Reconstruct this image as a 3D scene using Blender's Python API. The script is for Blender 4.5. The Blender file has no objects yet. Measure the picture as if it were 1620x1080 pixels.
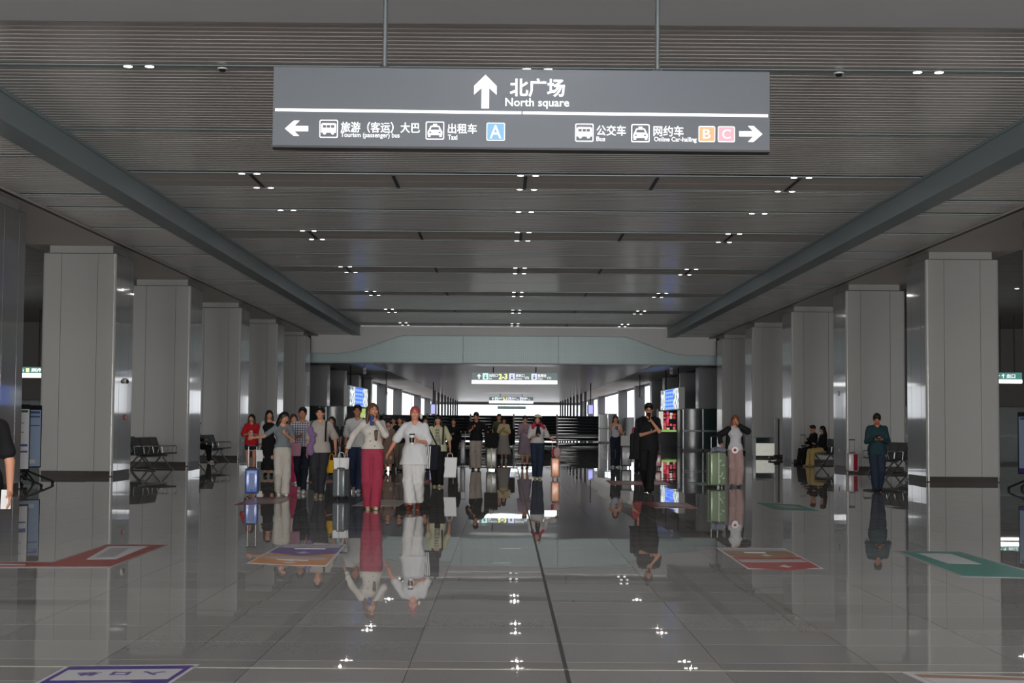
import bpy, bmesh, math, random
import numpy as np
from mathutils import Vector, Matrix, Euler

C = bpy.context.scene.collection
random.seed(7)
PI = math.pi

# ------------------------------------------------------------------ camera
F_PX, PCX, PCY = 2400.0, 810.0, 540.0
CAM = Vector((-0.35, 0.0, 1.40))
yc = Vector(((801 - PCX) / F_PX, (669 - PCY) / F_PX, 1.0)).normalized()     # hall axis in (right, down, forward)
r_ = 0.0068
xc = Vector((math.cos(r_), math.sin(r_), 0.0)); xc = (xc - yc * xc.dot(yc)).normalized()
zc = -(xc.cross(yc)) if (xc.cross(yc)).y > 0 else xc.cross(yc)             # world up points to image top (down < 0)
# camera axes in world coordinates
right = Vector((xc.x, yc.x, zc.x)); down = Vector((xc.y, yc.y, zc.y)); fwd = Vector((xc.z, yc.z, zc.z))
cam_data = bpy.data.cameras.new('camera'); cam = bpy.data.objects.new('camera', cam_data); C.objects.link(cam)
cam_data.sensor_width = 36.0; cam_data.lens = F_PX / 1620 * 36.0
cam_data.clip_start = 0.1; cam_data.clip_end = 1000
M = Matrix(((right.x, -down.x, -fwd.x, CAM.x), (right.y, -down.y, -fwd.y, CAM.y), (right.z, -down.z, -fwd.z, CAM.z), (0, 0, 0, 1)))
cam.matrix_world = M
sc = bpy.context.scene
sc.camera = cam

def ray(px, py):
    return (right * ((px - PCX) / F_PX) + down * ((py - PCY) / F_PX) + fwd)
def on_floor(px, py, z=0.0):
    d = ray(px, py); t = (z - CAM.z) / d.z
    return CAM + d * t
def at_depth(px, py, y):
    d = ray(px, py); return CAM + d * ((y - CAM.y) / d.y)

# ------------------------------------------------------------------ world, lights, exposure
w = bpy.data.worlds.new('world'); sc.world = w; w.use_nodes = True
bg = w.node_tree.nodes['Background']; bg.inputs[0].default_value = (0.93, 0.96, 1.0, 1); bg.inputs[1].default_value = 2.2
sc.view_settings.view_transform = 'Standard'; sc.view_settings.look = 'None'
sc.view_settings.gamma = 1.0; sc.view_settings.use_curve_mapping = False
sc.view_settings.exposure = 0.35
sc.cycles.use_denoising = True
sc.cycles.max_bounces = 7; sc.cycles.diffuse_bounces = 4; sc.cycles.glossy_bounces = 4
sc.cycles.transmission_bounces = 6; sc.cycles.transparent_max_bounces = 8
sc.cycles.sample_clamp_indirect = 4.0
def area(name, loc, size, size_y, power, rot, col=(1, 1, 1)):
    l = bpy.data.lights.new(name, 'AREA'); l.shape = 'RECTANGLE'; l.size = size; l.size_y = size_y; l.energy = power; l.color = col
    o = bpy.data.objects.new(name, l); o.location = loc; o.rotation_euler = rot; C.objects.link(o); return o
# daylight through the glazed entrance at the camera's back
area('entrance_daylight', (0, -35.5, 2.9), 50, 5.4, 13500, (math.radians(90), 0, 0), (1.0, 0.985, 0.95))

# ------------------------------------------------------------------ materials
def mat(name, col, rough=0.5, metal=0.0, emit=None, es=0.0, coat=0.0, spec=0.5, alpha=None, trans=0.0, noise=0.0, nscale=8.0, ior=None):
    m = bpy.data.materials.new(name); m.use_nodes = True
    nt = m.node_tree; b = nt.nodes['Principled BSDF']
    b.inputs['Base Color'].default_value = (*col, 1); b.inputs['Roughness'].default_value = rough; b.inputs['Metallic'].default_value = metal
    b.inputs['Specular IOR Level'].default_value = spec
    if coat: b.inputs['Coat Weight'].default_value = coat; b.inputs['Coat Roughness'].default_value = 0.05
    if emit: b.inputs['Emission Color'].default_value = (*emit, 1); b.inputs['Emission Strength'].default_value = es
    if trans: b.inputs['Transmission Weight'].default_value = trans
    if ior: b.inputs['IOR'].default_value = ior
    if noise:
        tc = nt.nodes.new('ShaderNodeTexCoord'); n = nt.nodes.new('ShaderNodeTexNoise'); n.inputs['Scale'].default_value = nscale
        n.inputs['Detail'].default_value = 4
        mx = nt.nodes.new('ShaderNodeMix'); mx.data_type = 'RGBA'
        mx.inputs[6].default_value = (*[c * (1 - noise) for c in col], 1); mx.inputs[7].default_value = (*[min(1, c * (1 + noise)) for c in col], 1)
        nt.links.new(tc.outputs['Object'], n.inputs['Vector']); nt.links.new(n.outputs['Fac'], mx.inputs[0]); nt.links.new(mx.outputs[2], b.inputs['Base Color'])
    return m
def S(r, g, b):                                                   # sRGB 0..255 -> linear
    f = lambda c: (c / 255) / 12.92 if c / 255 <= 0.04045 else ((c / 255 + 0.055) / 1.055) ** 2.4
    return (f(r), f(g), f(b))

m_slat = mat('slat_metal', (0.74, 0.69, 0.66), 0.20, 0.2, spec=0.5)
m_slat_side = mat('side_slat_metal', (0.82, 0.78, 0.755), 0.32, 0.1)
m_slat_lit = mat('slat_edge', (0.92, 0.88, 0.85), 0.4)  # slat front faces coloured lighter, painting in the light they catch
m_void = mat('ceiling_void', (0.018, 0.017, 0.016), 0.8)
m_flat = mat('soffit_paint', (0.84, 0.775, 0.73), 0.5, noise=0.05, nscale=0.6)
m_bulk = mat('bulkhead_paint', (0.86, 0.85, 0.88), 0.55)
m_teal_strip = mat('teal_strip', (0.34, 0.42, 0.425), 0.35, 0.1)
m_beam = mat('beam_metal', (0.32, 0.39, 0.41), 0.4, 0.0)
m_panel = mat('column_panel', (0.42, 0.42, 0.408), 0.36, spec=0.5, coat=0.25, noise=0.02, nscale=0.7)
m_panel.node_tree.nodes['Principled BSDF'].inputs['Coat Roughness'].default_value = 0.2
m_panel_shaded = mat('column_side_panel', (0.17, 0.16, 0.162), 0.3, coat=0.8, noise=0.02, nscale=0.7)  # same panels on the column sides, shade painted in as darker colour
m_slat_aisle = mat('aisle_slat_metal', (0.30, 0.27, 0.25), 0.4)
m_corner = mat('column_corner', (0.52, 0.52, 0.505), 0.25, coat=0.3)
m_joint = mat('column_core', (0.10, 0.10, 0.10), 0.6)
m_base = mat('dark_stone_base', (0.05, 0.04, 0.036), 0.4, spec=0.25, noise=0.3, nscale=6)
m_wall = mat('far_wall_paint', (0.82, 0.82, 0.81), 0.6)
m_darkwall = mat('dark_wall', (0.10, 0.095, 0.09), 0.5)
m_greywall = mat('grey_wall', (0.13, 0.13, 0.13), 0.5)
m_white_emit = mat('white_light', (0.8, 0.8, 0.8), 0.5, emit=(1.0, 0.98, 0.95), es=5.0)
m_dark = mat('dark_metal', (0.03, 0.03, 0.032), 0.35, 0.6)
m_chrome = mat('chrome', (0.6, 0.6, 0.6), 0.15, 1.0)
m_steel = mat('steel_tube', (0.30, 0.30, 0.31), 0.3, 0.9)
m_black = mat('black_plastic', (0.012, 0.012, 0.014), 0.4)
m_blackgloss = mat('black_gloss', (0.012, 0.013, 0.016), 0.18)
m_leather = mat('black_leatherette', (0.03, 0.036, 0.036), 0.38)
m_white = mat('white_paint', (0.75, 0.75, 0.75), 0.4)
m_rod = mat('rod_grey', (0.13, 0.15, 0.155), 0.4, 0.5)

# polished stone: every tile has its own tone and a slightly different tilt
TW, TD = 0.9, 0.75
def stone(name):
    m = bpy.data.materials.new(name); m.use_nodes = True; nt = m.node_tree; L = nt.links; N = nt.nodes
    b = N['Principled BSDF']
    g = N.new('ShaderNodeNewGeometry'); sep = N.new('ShaderNodeSeparateXYZ'); L.new(g.outputs['Position'], sep.inputs[0])
    def mth(op, a, bb=None):
        n = N.new('ShaderNodeMath'); n.operation = op
        if isinstance(a, (int, float)): n.inputs[0].default_value = a
        else: L.new(a, n.inputs[0])
        if bb is not None:
            if isinstance(bb, (int, float)): n.inputs[1].default_value = bb
            else: L.new(bb, n.inputs[1])
        return n.outputs[0]
    xs = mth('DIVIDE', sep.outputs[0], TW); ys = mth('DIVIDE', sep.outputs[1], TD)
    ix = mth('FLOOR', xs); iy = mth('FLOOR', ys)
    cell = N.new('ShaderNodeCombineXYZ'); L.new(ix, cell.inputs[0]); L.new(iy, cell.inputs[1])
    wn = N.new('ShaderNodeTexWhiteNoise'); wn.noise_dimensions = '3D'; L.new(cell.outputs[0], wn.inputs['Vector'])
    # grout
    fx = mth('FRACT', xs); fy = mth('FRACT', ys)
    ex = mth('MINIMUM', fx, mth('SUBTRACT', 1.0, fx)); ey = mth('MINIMUM', fy, mth('SUBTRACT', 1.0, fy))
    gy = mth('LESS_THAN', ey, 0.0035); gx = mth('LESS_THAN', ex, 0.0022)
    n1 = N.new('ShaderNodeTexNoise'); n1.inputs['Scale'].default_value = 55; n1.inputs['Detail'].default_value = 5; L.new(g.outputs['Position'], n1.inputs['Vector'])
    cr = N.new('ShaderNodeMix'); cr.data_type = 'RGBA'; cr.inputs[6].default_value = (0.25, 0.245, 0.24, 1); cr.inputs[7].default_value = (0.42, 0.41, 0.40, 1)
    val = mth('ADD', mth('MULTIPLY', wn.outputs['Value'], 0.45), mth('MULTIPLY', n1.outputs['Fac'], 0.55)); L.new(val, cr.inputs[0])
    c2 = N.new('ShaderNodeMix'); c2.data_type = 'RGBA'; L.new(gy, c2.inputs[0]); L.new(cr.outputs[2], c2.inputs[6]); c2.inputs[7].default_value = (0.44, 0.43, 0.42, 1)
    c3 = N.new('ShaderNodeMix'); c3.data_type = 'RGBA'; L.new(gx, c3.inputs[0]); L.new(c2.outputs[2], c3.inputs[6]); c3.inputs[7].default_value = (0.06, 0.06, 0.06, 1)
    L.new(c3.outputs[2], b.inputs['Base Color'])
    b.inputs['IOR'].default_value = 1.62
    gr = mth('MAXIMUM', gx, gy); L.new(mth('ADD', 0.014, mth('MULTIPLY', gr, 0.3)), b.inputs['Roughness'])
    # tile tilt + gentle waviness
    sub = N.new('ShaderNodeVectorMath'); sub.operation = 'SUBTRACT'; L.new(wn.outputs['Color'], sub.inputs[0]); sub.inputs[1].default_value = (0.5, 0.5, 0.5)
    mul = N.new('ShaderNodeVectorMath'); mul.operation = 'MULTIPLY'; L.new(sub.outputs[0], mul.inputs[0]); mul.inputs[1].default_value = (0.0022, 0.0022, 0.0)
    n2 = N.new('ShaderNodeTexNoise'); n2.inputs['Scale'].default_value = 1.7; n2.inputs['Detail'].default_value = 2; L.new(g.outputs['Position'], n2.inputs['Vector'])
    sub2 = N.new('ShaderNodeVectorMath'); sub2.operation = 'SUBTRACT'; L.new(n2.outputs['Color'], sub2.inputs[0]); sub2.inputs[1].default_value = (0.5, 0.5, 0.5)
    mul2 = N.new('ShaderNodeVectorMath'); mul2.operation = 'MULTIPLY'; L.new(sub2.outputs[0], mul2.inputs[0]); mul2.inputs[1].default_value = (0.0018, 0.0024, 0.0)
    a1 = N.new('ShaderNodeVectorMath'); a1.operation = 'ADD'; L.new(mul.outputs[0], a1.inputs[0]); L.new(mul2.outputs[0], a1.inputs[1])
    a2 = N.new('ShaderNodeVectorMath'); a2.operation = 'ADD'; L.new(a1.outputs[0], a2.inputs[0]); L.new(g.outputs['Normal'], a2.inputs[1])
    nm = N.new('ShaderNodeVectorMath'); nm.operation = 'NORMALIZE'; L.new(a2.outputs[0], nm.inputs[0]); L.new(nm.outputs[0], b.inputs['Normal'])
    return m
m_stone = stone('polished_stone')

# ------------------------------------------------------------------ mesh helpers
class MB:
    def __init__(s): s.v = []; s.f = []
    def add(s, vs, fs):
        n = len(s.v); s.v += [tuple(v) for v in vs]; s.f += [tuple(i + n for i in f) for f in fs]; return s
    def box(s, x0, x1, y0, y1, z0, z1):
        return s.add([(x0, y0, z0), (x1, y0, z0), (x1, y1, z0), (x0, y1, z0), (x0, y0, z1), (x1, y0, z1), (x1, y1, z1), (x0, y1, z1)],
                     [(0, 3, 2, 1), (4, 5, 6, 7), (0, 1, 5, 4), (1, 2, 6, 5), (2, 3, 7, 6), (3, 0, 4, 7)])
    def tube(s, a, b, r, r2=None, n=10, cap=True):
        a = Vector(a); b = Vector(b); r2 = r if r2 is None else r2
        d = (b - a).normalized(); u = d.orthogonal().normalized(); v = d.cross(u)
        vs = [a + (u * math.cos(2 * PI * i / n) + v * math.sin(2 * PI * i / n)) * r for i in range(n)] + \
             [b + (u * math.cos(2 * PI * i / n) + v * math.sin(2 * PI * i / n)) * r2 for i in range(n)]
        fs = [(i, (i + 1) % n, n + (i + 1) % n, n + i) for i in range(n)]
        if cap: fs += [tuple(reversed(range(n))), tuple(range(n, 2 * n))]
        return s.add(vs, fs)
    def path(s, pts, r, n=8):
        for a, b in zip(pts[:-1], pts[1:]): s.tube(a, b, r, n=n)
        return s
    def prism(s, poly, y0, y1):                                   # polygon in x,z extruded along y
        n = len(poly)
        vs = [(p[0], y0, p[1]) for p in poly] + [(p[0], y1, p[1]) for p in poly]
        fs = [tuple(range(n)), tuple(reversed(range(n, 2 * n)))] + [(i, n + i, n + (i + 1) % n, (i + 1) % n) for i in range(n)]
        return s.add(vs, fs)
    def slab(s, poly, z0, z1):                                    # polygon in x,y extruded along z
        n = len(poly)
        vs = [(p[0], p[1], z0) for p in poly] + [(p[0], p[1], z1) for p in poly]
        fs = [tuple(reversed(range(n))), tuple(range(n, 2 * n))] + [(i, (i + 1) % n, n + (i + 1) % n, n + i) for i in range(n)]
        return s.add(vs, fs)
    def sphere(s, c, r, n=10, m=7):
        r = r if hasattr(r, '__len__') else (r, r, r); vs = [(c[0], c[1], c[2] + r[2])]
        for j in range(1, m):
            for i in range(n):
                t = PI * j / m; p = 2 * PI * i / n
                vs.append((c[0] + r[0] * math.sin(t) * math.cos(p), c[1] + r[1] * math.sin(t) * math.sin(p), c[2] + r[2] * math.cos(t)))
        vs.append((c[0], c[1], c[2] - r[2])); fs = [(0, 1 + i, 1 + (i + 1) % n) for i in range(n)]
        for j in range(m - 2):
            for i in range(n):
                a = 1 + j * n; fs.append((a + i, a + n + i, a + n + (i + 1) % n, a + (i + 1) % n))
        e = len(vs) - 1; a = 1 + (m - 2) * n; fs += [(a + i, e, a + (i + 1) % n) for i in range(n)]
        return s.add(vs, fs)
    def mesh(s, name, m, smooth=False, bevel=0.0, seg=2):
        me = bpy.data.meshes.new(name); me.from_pydata(s.v, [], s.f)
        if bevel or True:
            bm = bmesh.new(); bm.from_mesh(me)
            bmesh.ops.recalc_face_normals(bm, faces=bm.faces)
            if bevel: bmesh.ops.bevel(bm, geom=bm.edges[:], offset=bevel, segments=seg, affect='EDGES', clamp_overlap=True, profile=0.5)
            bm.to_mesh(me); bm.free()
        if m: me.materials.append(m)
        if smooth: me.shade_smooth()
        return me
    def build(s, name, m, parent=None, smooth=False, bevel=0.0, seg=2, **kw):
        return link(name, s.mesh(name, m, smooth, bevel, seg), parent, **kw)
def link(name, me, parent=None, loc=None, rot=None, label=None, kind=None):
    o = bpy.data.objects.new(name, me); C.objects.link(o)
    if parent: o.parent = parent
    if loc is not None: o.location = loc
    if rot is not None: o.rotation_euler = rot
    if label: o['label'] = label
    if kind: o['kind'] = kind
    return o
def tag(o, label, cat, group=None):
    o['label'] = label; o['category'] = cat
    if group: o['group'] = group
    return o
def thing(name, label, cat, loc=(0, 0, 0), rz=0.0, group=None):
    o = bpy.data.objects.new(name, None); C.objects.link(o); o.location = loc; o.rotation_euler = (0, 0, rz); o.empty_display_size = 0.1
    return tag(o, label, cat, group)
def struct(o): o['kind'] = 'structure'; return o
_tc = {}
def text_mesh(s, size, bold=0.0, ext=0.002, align='LEFT', sx=1.0):
    cu = bpy.data.curves.new('lettering', 'FONT'); cu.body = s; cu.size = size; cu.extrude = ext; cu.offset = bold; cu.align_x = align; cu.resolution_u = 3
    o = bpy.data.objects.new('tmp', cu); C.objects.link(o)
    me = bpy.data.meshes.new_from_object(o.evaluated_get(bpy.context.evaluated_depsgraph_get())); bpy.data.objects.remove(o); bpy.data.curves.remove(cu)
    return me
def text(name, s, size, loc, m, parent, bold=0.0, width=None, rot=(PI / 2, 0, 0), ext=0.002, cap=None):
    """lettering standing in the x,z plane; fitted to a width / cap height when given"""
    me = text_mesh(s, size, bold, ext); me.materials.append(m)
    co = np.empty(len(me.vertices) * 3, 'f'); me.vertices.foreach_get('co', co); co = co.reshape(-1, 3)
    if len(co):
        x0, x1 = co[:, 0].min(), co[:, 0].max(); y0, y1 = co[:, 1].min(), co[:, 1].max()
        co[:, 0] -= x0; co[:, 1] -= y0
        if width: co[:, 0] *= width / (x1 - x0)
        if cap: co[:, 1] *= cap / (y1 - y0)
        me.vertices.foreach_set('co', co.ravel())
    return link(name, me, parent, loc, rot)
# ------------------------------------------------------------------ floor
fl = MB()
Y0T, Y1T, X0T, X1T = 7.5, 16.5, -5.4, 5.4
fl.box(-28, 28, -37, Y0T, -0.2, 0); fl.box(-28, 28, Y1T, 300, -0.2, 0)
fl.box(-28, X0T, Y0T, Y1T, -0.2, 0); fl.box(X1T, 28, Y0T, Y1T, -0.2, 0)
fl.box(X0T, X1T, Y0T, Y1T, -0.2, -0.006)
floor = struct(fl.build('floor', m_stone))
tb = MB().box(0.0012, TW - 0.0012, 0.0022, TD - 0.0022, -0.006, 0.0)
tile_me = tb.mesh('floor_tile', m_stone)
for j in range(12):
    for i in range(-6, 6):
        link('floor_tile', tile_me, floor, (i * TW, Y0T + j * TD, 0.0))
m_lightstone = mat('light_stone_strip', (0.36, 0.34, 0.29), 0.15)
m_darkjoint = mat('dark_joint_filler', (0.012, 0.012, 0.013), 0.5)
MB().box(-12, 12, 8.72, 8.76, 0.0, 0.0012).build('joint_strip', m_lightstone, floor, label='pale stone strip across the floor')
MB().box(-0.012, 0.012, 4, 78, 0.0, 0.001).build('expansion_joint', m_darkjoint, floor, label='dark joint along the middle of the floor')

# ------------------------------------------------------------------ main ceiling
ZC, YS, YE, XB = 6.33, 18.4, 77.8, 7.9
ce = MB(); ce.box(-28, 28, YS, YE + 0.4, ZC + 0.12, ZC + 0.3)
ceiling = struct(ce.build('ceiling', m_void))
strips = [(20.9, .13), (25.5, .085), (30.0, .07), (31.8, .06), (35.2, .07)]
flats = []
for k in range(6):
    a = 30.0 + 9 * k; flats.append((a, a + 1.8))
    if k: strips += [(a, .06), (a + 1.8, .06)]
    if k and a + 5.2 < YE: strips += [(a + 5.3, .05)]
PITCH = 0.2
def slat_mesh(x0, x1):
    me = MB().box(x0, x1, 0, PITCH - 0.05, 0, 0.05).mesh('slat', m_slat); me.materials.append(m_slat_lit)
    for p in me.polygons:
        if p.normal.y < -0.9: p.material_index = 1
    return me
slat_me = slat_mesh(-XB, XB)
y = YS + 0.02
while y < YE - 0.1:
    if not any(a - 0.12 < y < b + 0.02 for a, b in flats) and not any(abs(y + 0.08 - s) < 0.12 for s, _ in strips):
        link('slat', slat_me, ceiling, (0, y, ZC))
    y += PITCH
fp = MB().box(-XB, XB, 0.0, 0.88, 0, 0.03).mesh('ceiling_panel', m_flat)
for a, b in flats:
    for q in (0.0, 0.9): link('ceiling_panel', fp, ceiling, (0, a + q + 0.01, ZC))
for s, wd in strips:
    MB().box(-XB, XB, s - wd / 2, s + wd / 2, ZC - 0.006, ZC + 0.02).build('teal_strip', m_teal_strip, ceiling)
slot = MB().box(-0.035, 0.035, 0.1, 1.7, -0.012, 0.0).mesh('air_slot', m_black)
for a, b in flats:
    for x in (-5.5, -2.65, 0, 2.65, 5.5): link('air_slot', slot, ceiling, (x, a, ZC))
# lowered plain bulkhead over the entrance side
struct(MB().box(-28, 28, -37, YS, ZC - 0.04, ZC + 0.3).build('trim_1', m_bulk))
# long beams and side ceilings
for sgn, nm in ((-1, 'left'), (1, 'right')):
    X = lambda a, b: (min(sgn * a, sgn * b), max(sgn * a, sgn * b))
    x0, x1 = X(XB, XB + 0.34); bmb = MB().box(x0, x1, YS, YE, 5.87, ZC + 0.1)
    x2, x3 = X(XB - 0.05, XB + 0.40); bmb.box(x2, x3, YS, YE, 5.835, 5.875)
    x4, x5 = X(XB - 0.03, XB); bmb.box(x4, x5, YS, YE, ZC - 0.06, ZC)
    struct(bmb.build('trim_2' if sgn < 0 else 'trim_3', m_beam))
    sd = MB().box(*X(XB + .34, 10.05), YS, YE, 5.98, 6.1)
    sdc = struct(sd.build('ceiling_' + nm, m_void))
    y = YS + 0.02; g = MB(); x0, x1 = X(XB + 0.42, 10.03)
    while y < YE - 0.1:
        if not any(abs(y + 0.08 - s) < 0.12 for s, _ in strips): g.box(x0, x1, y, y + PITCH - 0.05, 5.86, 5.91)
        y += PITCH
    g.build('side_slats', m_slat_side, sdc, kind='stuff')
    g = MB()
    for s, wd in strips: g.box(x0, x1, s - wd / 3, s + wd / 3, 5.855, 5.88)
    g.build('side_strips', m_teal_strip, sdc)
    # plain soffit over the columns
    x0, x1 = X(10.02, 10.08); struct(MB().box(x0, x1, YS, YE, 5.78, 5.80).build('trim_7' if sgn < 0 else 'trim_8', m_black))
    x0, x1 = X(10.05, 12.45)
    struct(MB().box(x0, x1, -37, YE, 5.79, 6.2).build('trim_4' if sgn < 0 else 'trim_5', m_flat))
    # aisle ceiling with slats, behind the columns
    x0, x1 = X(12.45, 28)
    ac = struct(MB().box(x0, x1, -37, YE, 5.86, 6.0).build('ceiling_aisle_' + nm, m_void))
    g = MB(); y = 30
    while y < 68: g.box(x0, x1, y, y + 0.34, 5.78, 5.83); y += 0.4
    g.build('aisle_slats', m_slat_aisle, ac, kind='stuff')
    # outer walls
    x0, x1 = X(27.5, 28)
    struct(MB().box(x0, x1, -37, 78, 0, 6.2).build('wall_' + nm, m_greywall))
    x0, x1 = X(13.0, 28)
    struct(MB().box(x0, x1, 68, 68.4, 0, 6.0).build('wall_aisle_end_' + nm, m_darkwall))
# back wall with the wide glazed entrance (behind the camera)
bw = MB(); bw.box(-28, 28, -37.3, -37, 5.7, 6.4)
for x in (-28, -22.4, 22, 27.6): bw.box(x, x + 0.4, -37.3, -37, 0, 5.7)
struct(bw.build('wall_back', m_greywall))

# ------------------------------------------------------------------ far fascia with the teal arch panel
fa = MB(); fa.box(-10.5, 10.5, YE, YE + 0.35, 4.46, 6.33)
fascia = struct(fa.build('wall_far', m_wall))
m_glassteal = mat('teal_mesh_panel', (0.4, 0.5, 0.5), 0.35, 0.1)
nt = m_glassteal.node_tree; tc = nt.nodes.new('ShaderNodeTexCoord'); vo = nt.nodes.new('ShaderNodeTexVoronoi'); vo.inputs['Scale'].default_value = 9; vo.inputs['Randomness'].default_value = 0.1
rp = nt.nodes.new('ShaderNodeValToRGB'); rp.color_ramp.elements[0].position = 0.25; rp.color_ramp.elements[0].color = (0.44, 0.55, 0.55, 1); rp.color_ramp.elements[1].position = 0.5; rp.color_ramp.elements[1].color = (0.36, 0.46, 0.47, 1)
nt.links.new(tc.outputs['Object'], vo.inputs['Vector']); nt.links.new(vo.outputs['Distance'], rp.inputs[0]); nt.links.new(rp.outputs[0], nt.nodes['Principled BSDF'].inputs['Base Color'])
def prof(x):                                                      # height of the arch panel's upper edge
    ax = abs(x)
    if ax < 5.75: return 5.83
    if ax < 7.6: t = (ax - 5.75) / 1.85; return 5.83 - 0.66 * t
    if ax < 9.2: t = (ax - 7.6) / 1.6; return 5.17 - 0.28 * (1 - (1 - t) ** 2)
    return 4.89
edges = [-10.45, -2.6, 2.3, 10.45]
for a, b in zip(edges[:-1], edges[1:]):
    n = 26; xs = [a + 0.01 + (b - a - 0.02) * i / n for i in range(n + 1)]
    mb = MB()
    for p, q in zip(xs[:-1], xs[1:]):
        mb.prism([(p, 4.47), (q, 4.47), (q, prof(q)), (p, prof(p))], YE - 0.12, YE)
    me = mb.mesh('arch_panel', m_glassteal)
    bm = bmesh.new(); bm.from_mesh(me); bmesh.ops.remove_doubles(bm, verts=bm.verts, dist=0.0005); bm.to_mesh(me); bm.free()
    link('arch_panel', me, fascia)
    mb = MB()
    for p, q in zip(xs[:-1], xs[1:]):
        mb.prism([(p, prof(p)), (q, prof(q)), (q, prof(q) + 0.035), (p, prof(p) + 0.035)], YE - 0.15, YE)
    mb.build('arch_edge', m_beam, fascia)
MB().box(-10.45, 10.45, YE - 0.13, YE + 0.35, 4.41, 4.47).build('fascia_lip', m_beam, fascia)

# ------------------------------------------------------------------ big clad columns
CW, CD = 1.85, 1.85
def panel_mesh(wd, h0, h1, m=None): return MB().box(-wd / 2, wd / 2, -0.02, 0.02, h0, h1).mesh('panel', m or m_panel, bevel=0.006, seg=2)
pn = panel_mesh(0.412, 0.135, 5.58); pw = panel_mesh(0.906, 0.135, 5.58); pns = panel_mesh(0.412, 0.135, 5.58, m_panel_shaded); pws = panel_mesh(0.906, 0.135, 5.58, m_panel_shaded)
core = MB().box(-CW / 2 + 0.03, CW / 2 - 0.03, -CD / 2 + 0.03, CD / 2 - 0.03, 0.0, 5.6).mesh('core', m_joint)
cb = MB(); n = 8
pts = [(math.cos(PI / 2 * i / n) * 0.07, math.sin(PI / 2 * i / n) * 0.07) for i in range(n + 1)] + [(0, 0)]
corner_me = MB().slab(pts, 0.02, 5.58).mesh('corner_post', m_corner, smooth=False)
base_me = MB().box(-CW / 2 + 0.015, CW / 2 - 0.015, -CD / 2 + 0.015, CD / 2 - 0.015, 0, 0.125).mesh('base', m_base)
cap_me = MB().box(-CW / 2 + 0.13, CW / 2 - 0.13, -CD / 2 + 0.13, CD / 2 - 0.13, 5.58, 5.79).mesh('cap', m_panel)
ordn = ['nearest', 'second', 'third', 'fourth', 'fifth', 'sixth']
def big_column(sgn, k):
    side = 'left' if sgn < 0 else 'right'
    labs = {(-1, 0): 'white panel-clad column cut off by the left edge of the photo',
            (1, 0): 'white panel-clad column standing just beyond the right edge'}
    lb = labs.get((sgn, k)) or 'white panel-clad column, %s fully seen one of the %s row' % (ordn[k - 1], side)
    t = thing('column', lb, 'column', (sgn * (10.17 + CW / 2), 29 + 9 * k + CD / 2, 0), 0, 'white columns of the %s row' % side)
    link('core', core, t); link('base', base_me, t); link('cap', cap_me, t)
    for q in range(4):
        a = q * PI / 2; c, s_ = math.cos(a), math.sin(a)
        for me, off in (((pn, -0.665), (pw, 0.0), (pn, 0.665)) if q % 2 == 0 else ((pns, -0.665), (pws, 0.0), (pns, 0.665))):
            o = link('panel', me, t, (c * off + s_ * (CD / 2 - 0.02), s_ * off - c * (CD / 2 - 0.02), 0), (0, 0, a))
        d = CW / 2 - 0.07
        link('corner_post', corner_me, t, ((c - s_) * d, (s_ + c) * d, 0), (0, 0, a))
    return t
cols = {}
for sgn in (-1, 1):
    for k in range(6): cols[sgn, k] = big_column(sgn, k)

# ------------------------------------------------------------------ corridor beyond the fascia
ZT, YT = 4.54, 228.0
tc_ = struct(MB().box(-10.4, 10.4, YE, YT, ZT + 0.08, ZT + 0.3).build('ceiling_corridor', m_void))
m_tunnel = mat('corridor_slat', (0.34, 0.30, 0.285), 0.30, 0.35)
g = MB(); y = YE + 0.4
while y < YT - 0.5: g.box(-7.55, 7.55, y, y + 0.52, ZT, ZT + 0.05); y += 0.6
g.build('corridor_slats', m_tunnel, tc_, kind='stuff')
g = MB(); 
for s in (-1, 1): g.box(min(s * 7.55, s * 10.4), max(s * 7.55, s * 10.4), YE + .35, YT, ZT - 0.03, ZT + 0.1)
struct(g.build('trim_6', m_flat))
struct(MB().box(-10.9, 10.9, YT - 0.1, YT + 0.6, ZT - 0.42, 5.2).build('wall_corridor_end', m_darkwall))
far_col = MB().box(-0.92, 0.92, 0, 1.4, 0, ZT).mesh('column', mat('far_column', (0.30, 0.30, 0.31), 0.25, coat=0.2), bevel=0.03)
thin_col = MB().box(-0.4, 0.4, 0, 1.2, 0, ZT).mesh('column', mat('far_thin_column', (0.10, 0.10, 0.105), 0.3), bevel=0.03)
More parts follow.
